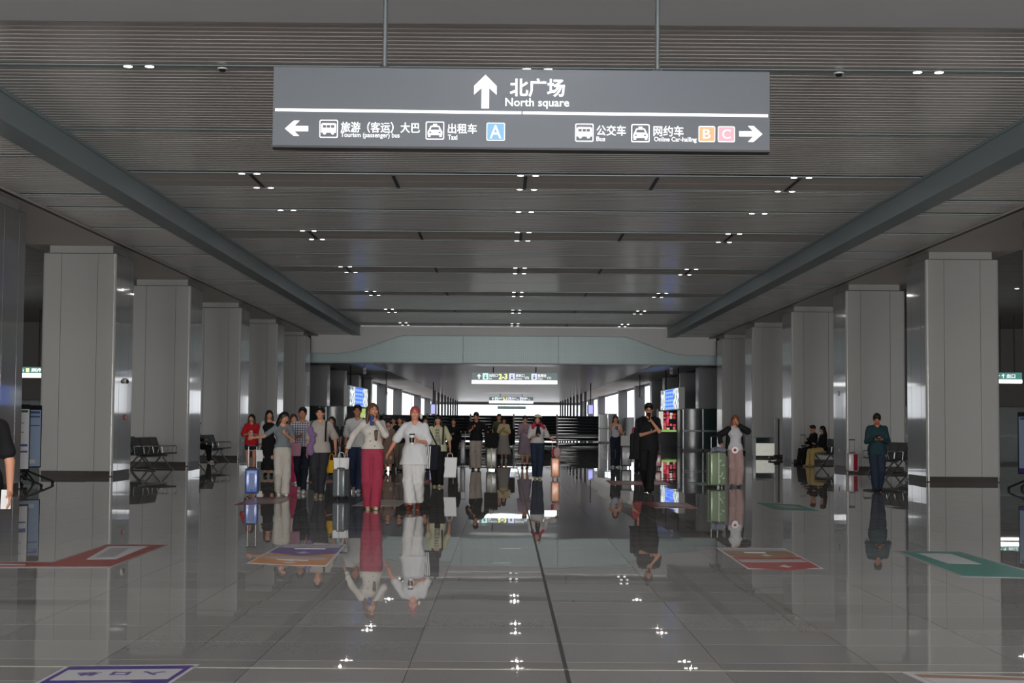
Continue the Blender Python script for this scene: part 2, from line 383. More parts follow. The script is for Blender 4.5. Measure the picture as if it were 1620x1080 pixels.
for sgn in (-1, 1):
    side = 'left' if sgn < 0 else 'right'
    for k in range(9):
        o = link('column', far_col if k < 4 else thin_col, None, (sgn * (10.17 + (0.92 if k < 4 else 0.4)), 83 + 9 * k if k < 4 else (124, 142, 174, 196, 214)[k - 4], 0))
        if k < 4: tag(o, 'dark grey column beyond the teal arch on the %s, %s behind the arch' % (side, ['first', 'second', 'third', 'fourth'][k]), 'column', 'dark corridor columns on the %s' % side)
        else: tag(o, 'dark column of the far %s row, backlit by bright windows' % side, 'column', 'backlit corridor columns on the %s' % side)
    post = MB().box(-0.12, 0.12, 0, 0.3, 0, ZT).mesh('post', m_dark)
    for k in range(9):
        o = link('post', post, None, (sgn * 7.45, 150 + 8.6 * k, 0)); tag(o, 'thin black post of the far corridor, %s side, %s from the camera' % (side, 'first second third fourth fifth sixth seventh eighth ninth'.split()[k]), 'post', 'thin black posts of the far corridor, %s' % side)
    # corridor side walls: solid first, then glazed between the columns
    a, b = sorted((sgn * 10.75, sgn * 11.0))
    ww = MB().box(a, b, 112, YT, 0, 2.0).box(a, b, 112, YT, ZT - 0.12, ZT)
    for k in range(6): ww.box(sgn * 10.88 - .03, sgn * 10.88 + .03, 133 + 18 * k, 133.08 + 18 * k, 2.0, ZT)
    struct(ww.build('wall_corridor_' + side, m_greywall))
    a, b = sorted((sgn * 15.6, sgn * 16.0)); struct(MB().box(a, b, YE, 112, 0, ZT + 0.3).build('wall_side_' + side, m_greywall))
    a, b = sorted((sgn * 10.9, sgn * 16.0)); struct(MB().box(a, b, 112, 112.3, 0, ZT + 0.3).build('wall_end_' + side, m_greywall))
    a, b = sorted((sgn * 10.4, sgn * 28.0))
    struct(MB().box(a, b, YE - 0.0, YE + 0.35, 4.4, 6.3).box(a, b, YE, 112, ZT, ZT + .3).build('wall_far_' + side, m_greywall))
    a, b = sorted((sgn * 10.4, sgn * 11.2)); struct(MB().box(a, b, 112, YT, ZT, ZT + .3).build('ceiling_corridor_' + side, m_greywall))

# ------------------------------------------------------------------ downlights, detectors
ring = MB().tube((0, 0, 0), (0, 0, -0.006), 0.08, n=16).mesh('ring', m_steel)
lens = MB().tube((0, 0, -0.004), (0, 0, -0.009), 0.062, n=16).mesh('lens', m_white_emit)
dl_light = bpy.data.lights.new('lamp', 'AREA'); dl_light.shape = 'DISK'; dl_light.size = 0.08; dl_light.energy = 6; dl_light.color = (1, 0.97, 0.93)
def downlights(x, y, z, lab, grp):
    t = thing('downlight', lab, 'ceiling light', (x, y, z), 0, grp)
    for d in (-0.15, 0.15):
        r = link('ring', ring, t, (d, 0, 0)); link('lens', lens, r)
    if y > 73: return
    lo = bpy.data.objects.new('lamp', dl_light); C.objects.link(lo); lo.parent = t; lo.location = (0, 0, -0.015)
nth = 0
ords = 'first second third fourth fifth sixth seventh eighth ninth tenth eleventh twelfth thirteenth fourteenth fifteenth'.split()
for s, wd in sorted(strips):
    if s in (25.5,) or (s > 36 and not any(abs(s - a) < .1 or abs(s - b) < .1 for a, b in flats)): continue
    nth += 1
    for x, nm in ((-5.5, 'left'), (0.05, 'middle'), (5.5, 'right')):
        if s == 20.9: lab = 'pair of lit round downlights in the nearest teal strip, %s one' % nm
        elif s == 30.0: lab = 'pair of lit downlights on the front teal strip just below the big sign, %s one' % nm
        else: lab = '%s pair of lit downlights back along the %s line, counted from the camera' % (ords[nth - 1], nm)
        downlights(x, s, ZC - 0.006, lab, 'downlights of the %s line' % nm)
fill_light = bpy.data.lights.new('lamp', 'AREA'); fill_light.shape = 'DISK'; fill_light.size = 0.4; fill_light.energy = 60; fill_light.color = (1, 0.98, 0.95)
for j, (yy, rw) in enumerate(((-8, 'far'), (2, 'middle'), (12, 'near'))):      # unseen fill lamps added in the bulkhead to brighten the near floor
    for x, nm in ((-7, 'left'), (0, 'central'), (7, 'right')):
        t = thing('ceiling_light', 'round lamp in the plain ceiling above the entrance side, %s of the %s row' % (nm, rw), 'ceiling light', (x, yy, ZC - 0.04), 0, 'lamps above the entrance side')
        MB().tube((0, 0, 0), (0, 0, -0.03), 0.26, n=20).build('ring', m_steel, t); MB().tube((0, 0, -0.025), (0, 0, -0.035), 0.2, n=20).build('lens', m_white_emit, t)
        lo = bpy.data.objects.new('lamp', fill_light); C.objects.link(lo); lo.parent = t; lo.location = (0, 0, -0.06)
dl_light = bpy.data.lights.new('lamp', 'AREA'); dl_light.shape = 'DISK'; dl_light.size = 0.12; dl_light.energy = 24; dl_light.color = (1, 0.97, 0.93)
for sx_, sd_ in ((-1, 'left'), (1, 'right')):
    for i_, y in enumerate((12, 21, 30, 39, 48, 57.5)):
        downlights(sx_ * (20.3 if y > 50 else 16), y, 5.78, 'pair of downlights in the %s aisle ceiling, %s from the camera' % (sd_, ords[i_]), 'aisle downlights')
for px, lab in ((352, 'small round detector on the nearest teal strip, left of the big sign'), (1327, 'small round detector on the nearest teal strip, right of the big sign')):
    p = at_depth(px, 103, 20.9)
    t = thing('smoke_detector', lab, 'smoke detector', (p.x, 20.9, ZC - 0.025))
    MB().tube((0, 0, 0), (0, 0, -0.02), 0.07, n=16).build('base', m_white, t); MB().tube((0, 0, -0.02), (0, 0, -0.05), 0.055, 0.035, n=16).build('sensor_head', m_dark, t)
# ------------------------------------------------------------------ big hanging sign
m_signboard = mat('sign_board', (0.086, 0.098, 0.118), 0.45)
m_signwhite = mat('sign_white_lit', (0.5, 0.5, 0.5), 0.5, emit=(0.96, 0.97, 1.0), es=0.85)
m_signblue = mat('sign_blue_lit', (0.03, 0.05, 0.08), 0.5, emit=(0.20, 0.47, 0.72), es=0.8)
m_signorange = mat('sign_orange_lit', (0.08, 0.05, 0.03), 0.5, emit=(0.86, 0.47, 0.22), es=0.8)
m_signpink = mat('sign_pink_lit', (0.08, 0.05, 0.05), 0.5, emit=(0.84, 0.42, 0.52), es=0.8)
YG = 14.6; u = YG / F_PX
g0 = at_depth(825, 171.5, YG)                                     # centre of the board
SW, SH = 794 * u, 127 * u
sign = thing('hanging_sign', 'big dark grey hanging direction sign with white arrows and North square lettering', 'sign', (g0.x, YG, g0.z))
sign.rotation_euler = (0, math.radians(0.17), 0)
MB().box(-SW / 2, SW / 2, 0, 0.16, -SH / 2, SH / 2).build('board', m_signboard, sign, bevel=0.004)
MB().box(-SW / 2 - .005, SW / 2 + .005, -0.004, 0.165, -SH / 2 - 0.018, -SH / 2).build('bottom_edge', m_dark, sign)
def sx(px): return (px - 825) * u
def sz(py): return (171.5 - py) * u
def splate(name, poly, m, t=0.006, lab=None):
    return MB().prism([(sx(a), sz(b)) for a, b in poly], -t, 0.0).build(name, m, sign, label=lab)
splate('divider_line', [(432, 175.5), (825, 176.5), (825, 181), (432, 180)], m_signwhite)
splate('divider_line', [(827, 176.5), (1219, 177), (1219, 181.5), (827, 181)], m_signwhite)
splate('arrow', [(767, 118), (785, 136), (785, 150), (773, 139), (773, 172), (761, 172), (761, 139), (749, 150), (749, 136)], m_signwhite, lab='white arrow pointing up')
splate('arrow', [(448, 208), (462, 195), (471, 195), (463, 203.5), (485, 203.5), (485, 212), (463, 212), (471, 219.5), (462, 219.5)], m_signwhite, lab='white arrow pointing left')
splate('arrow', [(1210, 209), (1196, 196), (1187, 196), (1195, 204.5), (1173, 204.5), (1173, 213), (1195, 213), (1187, 221.5), (1196, 221.5)], m_signwhite, lab='white arrow pointing right')
def rrect(x0, x1, y0, y1, r=2.5, n=4):
    pts = []
    for cx, cy, a0 in ((x1 - r, y1 - r, 0), (x0 + r, y1 - r, 90), (x0 + r, y0 + r, 180), (x1 - r, y0 + r, 270)):
        for i in range(n + 1):
            a = math.radians(a0 + 90 * i / n); pts.append((cx + r * math.cos(a), cy + r * math.sin(a)))
    return pts
def frame(x0, x1, y0, y1):
    splate('icon_frame', rrect(x0, x1, y0, y1), m_signwhite, 0.003); return splate('icon_field', rrect(x0 + 1.6, x1 - 1.6, y0 + 1.6, y1 - 1.6, 1.6), m_signboard, 0.0036)
def bus(cx, cy):
    P = lambda pts, m=m_signwhite, t=0.006: splate('bus_symbol', [(cx + a, cy + b) for a, b in pts], m, t)
    P([(-12, -7), (-10, -9), (10, -9), (12, -7), (12, 6), (-12, 6)])
    for a in (-9.5, -3, 3.5): P([(a, -6), (a + 5.5, -6), (a + 5.5, -1.5), (a, -1.5)], m_signboard, 0.007)
    for a in (-6.5, 6.5): P([(a + 2.8 * math.cos(t * PI / 5), 6.5 + 2.8 * math.sin(t * PI / 5)) for t in range(10)])
def taxi(cx, cy):
    P = lambda pts, m=m_signwhite, t=0.006: splate('taxi_symbol', [(cx + a, cy + b) for a, b in pts], m, t)
    P([(-3, -11), (3, -11), (3.5, -8), (-3.5, -8)])
    P([(-7, -8), (7, -8), (10, -1), (11.5, 1), (11.5, 7), (-11.5, 7), (-11.5, 1), (-10, -1)])
    P([(-5.6, -6), (5.6, -6), (7.4, -1.4), (-7.4, -1.4)], m_signboard, 0.007)
    for a in (-11, 7): P([(a, 7), (a + 4, 7), (a + 4, 10), (a, 10)])
    for a in (-9, 5.5): P([(a, 1.5), (a + 3.5, 1.5), (a + 3.5, 4), (a, 4)], m_signboard, 0.007)
frame(503, 532.5, 193, 222); bus(517.7, 207.5); frame(672.5, 702, 194, 223); taxi(687.3, 209)
frame(911, 940.5, 195, 224); bus(925.7, 209.5); frame(1000.5, 1030, 195, 224); taxi(1015.3, 210)
for x0, x1, ch, m in ((769.5, 799, 'A', m_signblue), (1108, 1134.5, 'B', m_signorange), (1139, 1166, 'C', m_signpink)):
    y0 = 195 if ch == 'A' else 197; y1 = 224 if ch == 'A' else 222.5
    splate('letter_box_frame', rrect(x0, x1, y0, y1), m_signwhite, 0.003); splate('letter_box', rrect(x0 + 1.2, x1 - 1.2, y0 + 1.2, y1 - 1.2, 2), m, 0.0045, 'coloured box with the letter ' + ch)
def stext(s, x0, x1, y0, y1, bold=0.0, m=None):                   # lettering between pixel columns and rows of the board
    return text('lettering', s, 1.0, (sx(x0), -0.004, sz(y1)), m or m_signwhite, sign, bold, width=(x1 - x0) * u, cap=(y1 - y0) * u, ext=0.002)
stext('A', 775, 793, 199, 220, 0.0); stext('B', 1115, 1127, 202, 217, 0.0); stext('C', 1146, 1159, 202, 217, 0.0)
stext('北广场', 806, 894, 123, 153, 0.022); stext('North square', 799, 901, 155, 172, 0.01)
[stext('旅游（客运）大巴', 537 + d_, 662.5 + d_, 196, 213, 0.0) for d_ in (0, .5)]; stext('Tourism (passenger) bus', 537, 631, 213, 223, 0.006)
stext('出租车', 708, 754, 197, 213, 0.01); stext('Taxi', 708, 723, 215, 223, 0.012)
stext('公交车', 945, 992, 197, 214, 0.01); stext('Bus', 945, 959, 215.5, 223, 0.012)
stext('网约车', 1036, 1084, 197, 214, 0.01); stext('Online Car-hailing', 1037, 1105, 215, 224.5, 0.012)
for px in (604.5, 1043):
    x = sx(px)
    rd = MB().tube((x, 0.08, SH / 2), (x, 0.08, ZC - 0.04 - g0.z), 0.024, n=12).build('hanger_rod', m_rod, sign)
    MB().box(x - 0.045, x + 0.045, 0.02, 0.14, SH / 2, SH / 2 + 0.02).build('rod_foot', m_dark, rd)

# ------------------------------------------------------------------ signs of the corridor
m_green = mat('sign_dark_green', (0.05, 0.075, 0.072), 0.4, emit=(0.10, 0.14, 0.14), es=0.8)
m_yellow = mat('sign_yellow_lit', (0.8, 0.8, 0.3), 0.5, emit=(0.9, 0.88, 0.35), es=1.2)
m_strip = mat('white_light_strip', (0.9, 0.9, 0.9), 0.5, emit=(1, 1, 1), es=2.5)
m_mint = mat('icon_mint_lit', (0.5, 0.8, 0.7), 0.5, emit=(0.55, 0.85, 0.78), es=0.9)
m_lilac = mat('icon_lilac_lit', (0.6, 0.6, 0.85), 0.5, emit=(0.68, 0.68, 0.95), es=0.9)
def corridor_sign(px0, px1, py0, pym, py1, Y, lab, full=True):
    a = at_depth(px0, py0, Y); b = at_depth(px1, py1, Y); m_ = at_depth(px0, pym, Y)
    W = b.x - a.x; H = a.z - b.z; h2 = a.z - m_.z
    t = thing('hanging_sign', lab, 'sign', ((a.x + b.x) / 2, Y, a.z))
    MB().box(-W / 2, W / 2, 0, 0.2, -h2, 0).build('board', m_green, t); 
    for x in (-W / 4, W / 4): MB().tube((x, 0.1, 0), (x, 0.1, ZT - a.z), 0.03, n=8).build('hanger_rod', m_dark, t)
    if not full: return t
    MB().box(-W / 2, W / 2, -0.01, 0.21, -H, -h2 - 0.01).build('light_strip', m_strip, t)
    def q(f0, f1): return -W / 2 + W * f0, -W / 2 + W * f1
    def tx(s, f0, f1, z0, z1, m=m_signwhite, bold=0.02):
        x0, x1 = q(f0, f1); text('lettering', s, 1.0, (x0, -0.006, -h2 * z1), m, t, bold, width=x1 - x0, cap=h2 * (z1 - z0), ext=0.003)
    x0, x1 = q(0.062, 0.106); c = (x0 + x1) / 2; zt = -h2 * 0.15; zb = -h2 * 0.85
    MB().prism([(c, zt), (x1, zt - h2 * .3), (x1, zt - h2 * .42), (c + W * .008, zt - h2 * .3), (c + W * .008, zb), (c - W * .008, zb), (c - W * .008, zt - h2 * .3), (x0, zt - h2 * .42), (x0, zt - h2 * .3)], -0.01, 0).build('arrow', m_signwhite, t)
    for f0, f1, m in ((0.127, 0.193, m_mint), (0.437, 0.503, m_lilac), (0.697, 0.763, m_lilac)):
        x0, x1 = q(f0, f1); MB().box(x0, x1, -0.008, 0, -h2 * 0.92, -h2 * 0.1).build('icon', m, t)
        c = (x0 + x1) / 2; MB().tube((c, -0.012, -h2 * 0.38), (c, -0.006, -h2 * 0.38), W * .008, n=10).box(c - W * .012, c + W * .012, -0.012, -0.006, -h2 * .82, -h2 * .52).build('icon_figure', m_green, t)
    tx('出站口', 0.203, 0.303, 0.14, 0.6); tx('Exit', 0.203, 0.236, 0.68, 0.88)
    tx('2-3', 0.313, 0.415, 0.14, 0.88, m_yellow, 0.03)
    tx('进站口', 0.513, 0.615, 0.14, 0.6); tx('Entrance', 0.513, 0.59, 0.68, 0.88); tx('(2)', 0.622, 0.67, 0.5, 0.88)
    tx('售票处', 0.77, 0.875, 0.14, 0.6); tx('Tickets', 0.77, 0.83, 0.68, 0.88); tx('(1)', 0.885, 0.93, 0.5, 0.88)
    return t
corridor_sign(746.5, 881.5, 589, 600.8, 607.5, 85, 'dark green hanging sign with yellow 2-3 and a bright white strip below')
corridor_sign(774, 843.5, 627.5, 633.5, 638, 163, 'smaller dark hanging sign with a white strip, further down the corridor')
corridor_sign(787, 832, 642, 647, 648, 222, 'long thin dark sign silhouetted against the bright corridor end', False)

def aisle_sign(px0, px1, py0, pym, py1, Y, lab, txt):
    a = at_depth(px0, py0, Y); b = at_depth(px1, py1, Y); m_ = at_depth(px0, pym, Y); W = b.x - a.x; H = a.z - b.z; h2 = a.z - m_.z
    t = thing('hanging_sign', lab, 'sign', ((a.x + b.x) / 2, Y, a.z))
    MB().box(-W / 2, W / 2, 0, 0.15, -h2, 0).build('board', mat('sign_teal', (0.05, 0.16, 0.14), 0.4, emit=(0.06, 0.2, 0.17), es=0.7), t)
    MB().box(-W / 2, W / 2, -0.01, 0.16, -H, -h2).build('light_strip', m_strip, t)
    for x in (-W / 4, W / 4): MB().tube((x, 0.07, 0), (x, 0.07, 5.78 - a.z), 0.03, n=8).build('hanger_rod', m_dark, t)
    x = -W / 2 + W * 0.08
    for s, wd, m in txt:
        text('lettering', s, 1.0, (x, -0.006, -h2 * 0.8), m, t, 0.02, width=W * wd, cap=h2 * 0.6, ext=0.003); x += W * (wd + 0.05)
aisle_sign(15, 76, 580, 590, 597, 60, 'teal green hanging sign with a white light strip in the left aisle', [('出站', .3, m_signwhite), ('1', .08, m_yellow), ('厕所', .3, m_signwhite)])
aisle_sign(1572, 1617, 589, 600, 606, 60, 'teal green hanging sign with white arrows in the right aisle', [('个', .14, m_signwhite), ('↑', .14, m_signwhite), ('出口', .3, m_signwhite)])

# ------------------------------------------------------------------ LED display boards
def led():
    m = bpy.data.materials.new('led_screen'); m.use_nodes = True; nt = m.node_tree; N = nt.nodes; L = nt.links; b = N['Principled BSDF']
    tc = N.new('ShaderNodeTexCoord'); sp = N.new('ShaderNodeSeparateXYZ'); L.new(tc.outputs['Object'], sp.inputs[0])
    def mt(op, a, v=None):
        n = N.new('ShaderNodeMath'); n.operation = op
        if isinstance(a, (int, float)): n.inputs[0].default_value = a
        else: L.new(a, n.inputs[0])
        if v is not None:
            if isinstance(v, (int, float)): n.inputs[1].default_value = v
            else: L.new(v, n.inputs[1])
        return n.outputs[0]
    x, z = sp.outputs[0], sp.outputs[2]
    fx = mt('FRACT', mt('MULTIPLY', x, 1.15)); fz = mt('FRACT', mt('MULTIPLY', z, 4.6))
    cell = mt('MULTIPLY', mt('GREATER_THAN', fx, 0.28), mt('GREATER_THAN', fz, 0.42))
    mid = mt('LESS_THAN', mt('ABSOLUTE', x), 2.0)
    n = N.new('ShaderNodeTexNoise'); n.inputs['Scale'].default_value = 3.0; L.new(tc.outputs['Object'], n.inputs['Vector'])
    side = N.new('ShaderNodeValToRGB'); side.color_ramp.elements[0].position = 0.45; side.color_ramp.elements[0].color = (0.12, 0.14, 0.16, 1); side.color_ramp.elements[1].position = 0.55; side.color_ramp.elements[1].color = (0.75, 0.85, 0.9, 1); L.new(n.outputs['Fac'], side.inputs[0])
    m1 = N.new('ShaderNodeMix'); m1.data_type = 'RGBA'; L.new(cell, m1.inputs[0]); m1.inputs[6].default_value = (0.03, 0.12, 0.85, 1); m1.inputs[7].default_value = (0.22, 0.42, 1.0, 1)
    m2 = N.new('ShaderNodeMix'); m2.data_type = 'RGBA'; L.new(mid, m2.inputs[0]); L.new(side.outputs[0], m2.inputs[6]); L.new(m1.outputs[2], m2.inputs[7])
    L.new(m2.outputs[2], b.inputs['Emission Color']); b.inputs['Emission Strength'].default_value = 1.1; b.inputs['Base Color'].default_value = (0.02, 0.02, 0.03, 1)
    return m
m_led = led()
def led_board(sgn, lab):
    if sgn < 0: a = at_depth(553.5, 609, 82); b = at_depth(582, 642, 91)
    else: a = at_depth(1074, 612, 82); b = at_depth(1045, 648, 91)
    za = a.z; zb = at_depth(553.5 if sgn < 0 else 1074, 642.5 if sgn < 0 else 647.5, 82).z
    d = Vector((b.x - a.x, b.y - a.y, 0)); W = d.length; H = za - zb
    # local x runs from left to right as seen from the hall, face towards -y
    t = thing('display_board', lab, 'screen', ((a.x + b.x) / 2, (a.y + b.y) / 2, (za + zb) / 2))
    e = d.normalized() if sgn < 0 else -d.normalized()
    t.rotation_euler = (0, 0, math.atan2(e.y, e.x))
    MB().box(-W / 2, W / 2, 0.01, 0.32, -H / 2, H / 2).build('housing', m_white, t)
    MB().box(-W / 2 + 0.15, W / 2 - 0.15, 0.0, 0.012, -H / 2 + 0.05, H / 2 - 0.05).build('screen', m_led, t, label='lit screen with blue rows between white sides')
    for x in (-W / 3, W / 3): MB().tube((x, 0.15, H / 2), (x, 0.15, ZT - (za + zb) / 2), 0.04, n=8).build('hanger_rod', m_dark, t)
led_board(-1, 'lit blue and white display board hanging at the left corridor side')
led_board(1, 'lit blue and white display board hanging at the right corridor side')
def small_led(px0, px1, py0, py1, Y, lab):
    a = at_depth(px0, py0, Y); b = at_depth(px1, py1, Y); W = b.x - a.x; H = a.z - b.z
    t = thing('display_board', lab, 'screen', ((a.x + b.x) / 2, Y, a.z))
    MB().box(-W / 2, W / 2, 0, 0.2, -H, 0).build('housing', m_white, t)
    MB().box(-W / 2 * .6, W / 2 * .6, -0.01, 0, -H * .95, -H * .05).build('screen', mat('screen_lilac', (.1, .1, .2), .4, emit=(0.45, 0.45, 1.0), es=0.9), t)
    MB().tube((0, 0.1, 0), (0, 0.1, ZT - a.z), 0.05, n=8).build('hanger_rod', m_dark, t)
small_led(680, 690, 639, 655, 118, 'small lilac lit display far down on the left')
small_led(929, 940, 640, 655, 118, 'small lilac lit display far down on the right')

# lit advertising boxes standing under the screens
def lightbox(px0, px1, py0, py1, Y, lab, cols_):
    a = at_depth(px0, py0, Y); b = at_depth(px1, py1, Y); W = b.x - a.x; H = a.z - b.z
    t = thing('light_box', lab, 'light box', ((a.x + b.x) / 2, Y, 0))
    MB().box(-W / 2 - .08, W / 2 + .08, 0, 0.3, 0.0, a.z + 0.08).build('housing', m_dark, t)
    for x0, x1, z0, z1, c in cols_:
        MB().box(-W / 2 + W * x0, -W / 2 + W * x1, -0.012, 0, b.z + H * z0, b.z + H * z1).build('poster', mat('poster_lit', c, .5, emit=c, es=0.55), t)
rb = random.Random(5)
pal = [(.75, .06, .05), (.8, .12, .22), (.85, .78, .72), (.6, .04, .05), (.8, .6, .5), (.8, .08, .08)]
patches = [(0, .26, .1, .95, (.8, .76, .66)), (0, 1, 0, .09, (.3, .6, .15))]
for i in range(4):
    for j in range(5):
        if rb.random() < .9: patches.append((.27 + i * .18, .27 + i * .18 + rb.uniform(.1, .18), .1 + j * .17, .1 + j * .17 + rb.uniform(.08, .17), rb.choice(pal)))
lightbox(1042, 1070, 649, 683, 98, 'bright red and white light box poster behind the man in black', patches)
lightbox(567, 586, 646, 668, 96, 'pale green lit poster behind the man in the white tee', [(0, .5, .0, 1, (.55, .75, .2)), (.5, 1, 0, .6, (.7, .8, .6)), (.5, 1, .6, 1, (.4, .6, .25))])

# ------------------------------------------------------------------ black hoarding across the corridor
YB = 116.0
hb = thing('barrier', 'long shiny black slatted barrier across the far end of the hall', 'barrier', (0, YB, 0))
xa = at_depth(540, 690, YB).x; xb_ = at_depth(945, 690, YB).x; topz = at_depth(801, 657, YB).z
xs_ = [at_depth(p, 690, YB).x for p in (676, 742, 811, 876)]
rib = MB()
W1 = 3.2
for j in range(8):
    z = 0.12 + j * (topz - 0.12) / 8; h = (topz - 0.12) / 8
    rib.prism([(0, z), (W1, z), (W1, z + h * .94), (0, z + h * .94)], 0, 0.05)
slat_one = MB().add([(0, 0, 0), (W1, 0, 0), (W1, -0.05, .10), (0, -0.05, .10), (0, 0.0, .215), (W1, 0.0, .215), (0, .06, 0), (W1, .06, 0), (0, .06, .215), (W1, .06, .215)],
    [(0, 1, 3, 2), (2, 3, 5, 4), (4, 5, 9, 8), (6, 7, 1, 0), (7, 6, 8, 9), (0, 2, 4, 8, 6), (1, 7, 9, 5, 3)]).mesh('slat', mat('barrier_gloss', (0.02, 0.023, 0.028), 0.16))
x = xs_[0] - 2 * 3.3; k = 0
while x < xb_ - 0.5:
    for j in range(8):
        if j == 1: continue
        link('slat', slat_one, hb, (x + 0.05, 0, 0.12 + j * (topz - 0.15) / 8))
    MB().box(x - 0.07, x + 0.05, -0.1, 0.1, 0, topz + 0.12).build('post', m_dark, hb)
    x += 3.3
MB().box(xs_[0] - 6.6, x, 0.06, 0.1, 0.05, topz).build('backing', m_black, hb)
MB().box(xs_[0] - 6.6, x, -0.08, -0.03, 0.34, 0.37).build('rail', m_steel, hb)

# glass gates left and right of the corridor entrance
m_glass = mat('dark_teal_glass', (0.35, 0.5, 0.48), 0.03, trans=0.9, ior=1.1)
m_glass_dark = mat('dark_glass', (0.03, 0.055, 0.055), 0.12, coat=0.3)
def gate(x0, x1, y0, y1, h, lab, n=3):
    d = Vector((x1 - x0, y1 - y0, 0)); W = d.length
    t = thing('glass_partition', lab, 'partition', (x0, y0, 0)); t.rotation_euler = (0, 0, math.atan2(d.y, d.x))
    for i in range(n):
        a, b = W * i / n, W * (i + 1) / n
        MB().box(a + .04, b - .04, -0.01, 0.01, 0.1, h).build('pane', m_glass_dark, t)
        MB().box(a, a + 0.05, -0.03, 0.03, 0, h + 0.04).build('post', m_steel, t)
    MB().box(0, W, -0.03, 0.03, h, h + 0.05).build('top_rail', m_dark, t); MB().box(0, W, -0.035, 0.035, 1.0, 1.1).build('middle_rail', m_rod, t); MB().box(0, W, -0.03, 0.03, 0.0, 0.1).build('bottom_rail', m_dark, t)
    MB().box(W - .05, W, -0.03, 0.03, 0, h + .04).build('post', m_steel, t)
gate(9.0, 13.2, 80.5, 80.5, 2.2, 'dark teal glass partition right of the corridor, behind the woman in the black jacket', 4)
gate(-13.0, -8.9, 80.5, 80.5, 2.2, 'dark teal glass partition left of the corridor, behind the walking group', 4)
gate(at_depth(947, 690, 112).x, at_depth(976, 690, 112).x, 112, 112, 2.1, 'glass gate closing the gap at the right end of the black barrier', 2)
gate(-27, -12.6, 56, 56, 2.1, 'dark glass railing in the left aisle', 6)
gate(12.8, 27, 56, 56, 2.1, 'dark glass railing in the right aisle', 6)

# chrome stand, white lit counter
p = on_floor(1229, 727)
t = thing('chrome_stand', 'tall chrome post stand on a black base by the right columns', 'stand', (p.x, p.y, 0))
MB().box(-0.32, 0.32, -0.25, 0.25, 0.05, 0.12).box(-.12, .12, -.12, .12, .12, .2).build('foot_plate', m_dark, t, bevel=0.01)
MB().box(-0.09, 0.04, -0.04, 0.04, 0.15, 1.68).build('panel', mat('stand_satin', (0.5, 0.5, 0.52), .25, .3), t, bevel=0.015); MB().box(0.05, 0.10, -0.05, 0.05, 0.15, 1.65).build('back_frame', m_dark, t)
for x in (-0.28, 0.28): MB().tube((x, -.03, 0.035), (x, .03, 0.035), 0.035, n=12).build('wheel', m_black, t)
p = at_depth(1211.5, 720, 64.2)
t = thing('counter', 'low white-fronted counter with a dark glass top near the right columns', 'counter', (p.x, p.y, 0))
MB().box(-0.42, 0.42, 0, 0.5, 0.1, 0.62).build('front_panel', mat('counter_front', (0.75, 0.75, 0.68), 0.5, emit=(.9, .9, .8), es=0.25, noise=.25, nscale=5), t); MB().box(-0.4, 0.4, 0.03, 0.48, 0.62, 0.86).build('glass_top', m_glass_dark, t)
for x in (-0.45, 0.42):
    MB().box(x, x + 0.03, -0.02, 0.5, 0, 0.9).build('side_frame', m_steel, t)
MB().box(-0.45, 0.45, -0.02, 0.52, 0.87, 0.9).build('top_frame', m_steel, t)

# hanging speakers and cameras
for px, py, lab in ((577, 573, 'small pale speaker box hanging under the left end of the arch'), (1062, 573, 'small pale speaker box hanging under the right end of the arch')):
    a = at_depth(px, py + 8, 80); t = thing('hanging_speaker', lab, 'speaker', (a.x, 80, a.z))
    MB().box(-0.08, 0.08, -0.08, 0.08, -0.36, 0).build('housing', mat('pale_lilac_plastic', (.5, .5, .6), .4), t, bevel=0.02); MB().tube((0, 0, 0), (0, 0, ZT - a.z), 0.02, n=8).build('hanger_rod', m_steel, t)
    MB().tube((0, -0.083, -.18), (0, -0.08, -.18), 0.05, n=12).build('grille', m_dark, t)
def cctv(px, py, Y, lab):
    a = at_depth(px, py, Y); t = thing('security_camera', lab, 'camera', (a.x, Y, a.z))
    MB().tube((0, 0, 0), (0, -0.45, -0.03), 0.10, n=12).build('housing', m_black, t)
    MB().tube((0, -0.01, -.03), (0, 0.0, ZT - a.z), 0.03, n=8).build('bracket', m_dark, t); MB().tube((0, -0.46, -.03), (0, -0.45, -.03), 0.07, n=12).build('lens', m_blackgloss, t)
cctv(611, 622, 96, 'dark camera hanging between the left corridor columns'); cctv(1012, 628, 96, 'dark camera hanging between the right corridor columns')
# fittings on the side of the nearest left column
a = at_depth(198, 602, 39.05)
t = thing('wall_camera', 'small white dome camera on the side of the nearest left column', 'camera', (-10.17, 39.05, a.z))
MB().tube((0, 0, 0), (0.05, 0, 0), 0.07, n=14).build('base', m_white, t); MB().sphere((0.06, 0, -0.02), (0.05, 0.055, 0.055), 12, 8).build('dome', m_dark, t, smooth=True)
a = at_depth(198, 660, 39.05)
t = thing('alarm_button', 'small red fire alarm box on the side of the nearest left column', 'alarm', (-10.17, 39.05, a.z))
MB().box(0, 0.04, -0.05, 0.05, -0.065, 0.065).build('box', mat('alarm_red', (0.35, 0.02, 0.02), .4), t, bevel=.006); MB().tube((0.04, 0, 0), (0.05, 0, 0), 0.025, n=12).build('button', m_white, t)
for py, lab in ((622, 'small black switch plate on the second right column'), (712, 'small dark socket low on the second right column')):
    a = at_depth(1325, py, 48); t = thing('wall_socket', lab, 'socket', (10.17, 48, a.z)); MB().box(-0.02, 0, -0.05, 0.05, -0.08, 0.08).build('plate', m_dark, t); MB().box(-0.026, -.02, -0.02, 0.02, -0.03, 0.03).build('insert', m_steel, t)

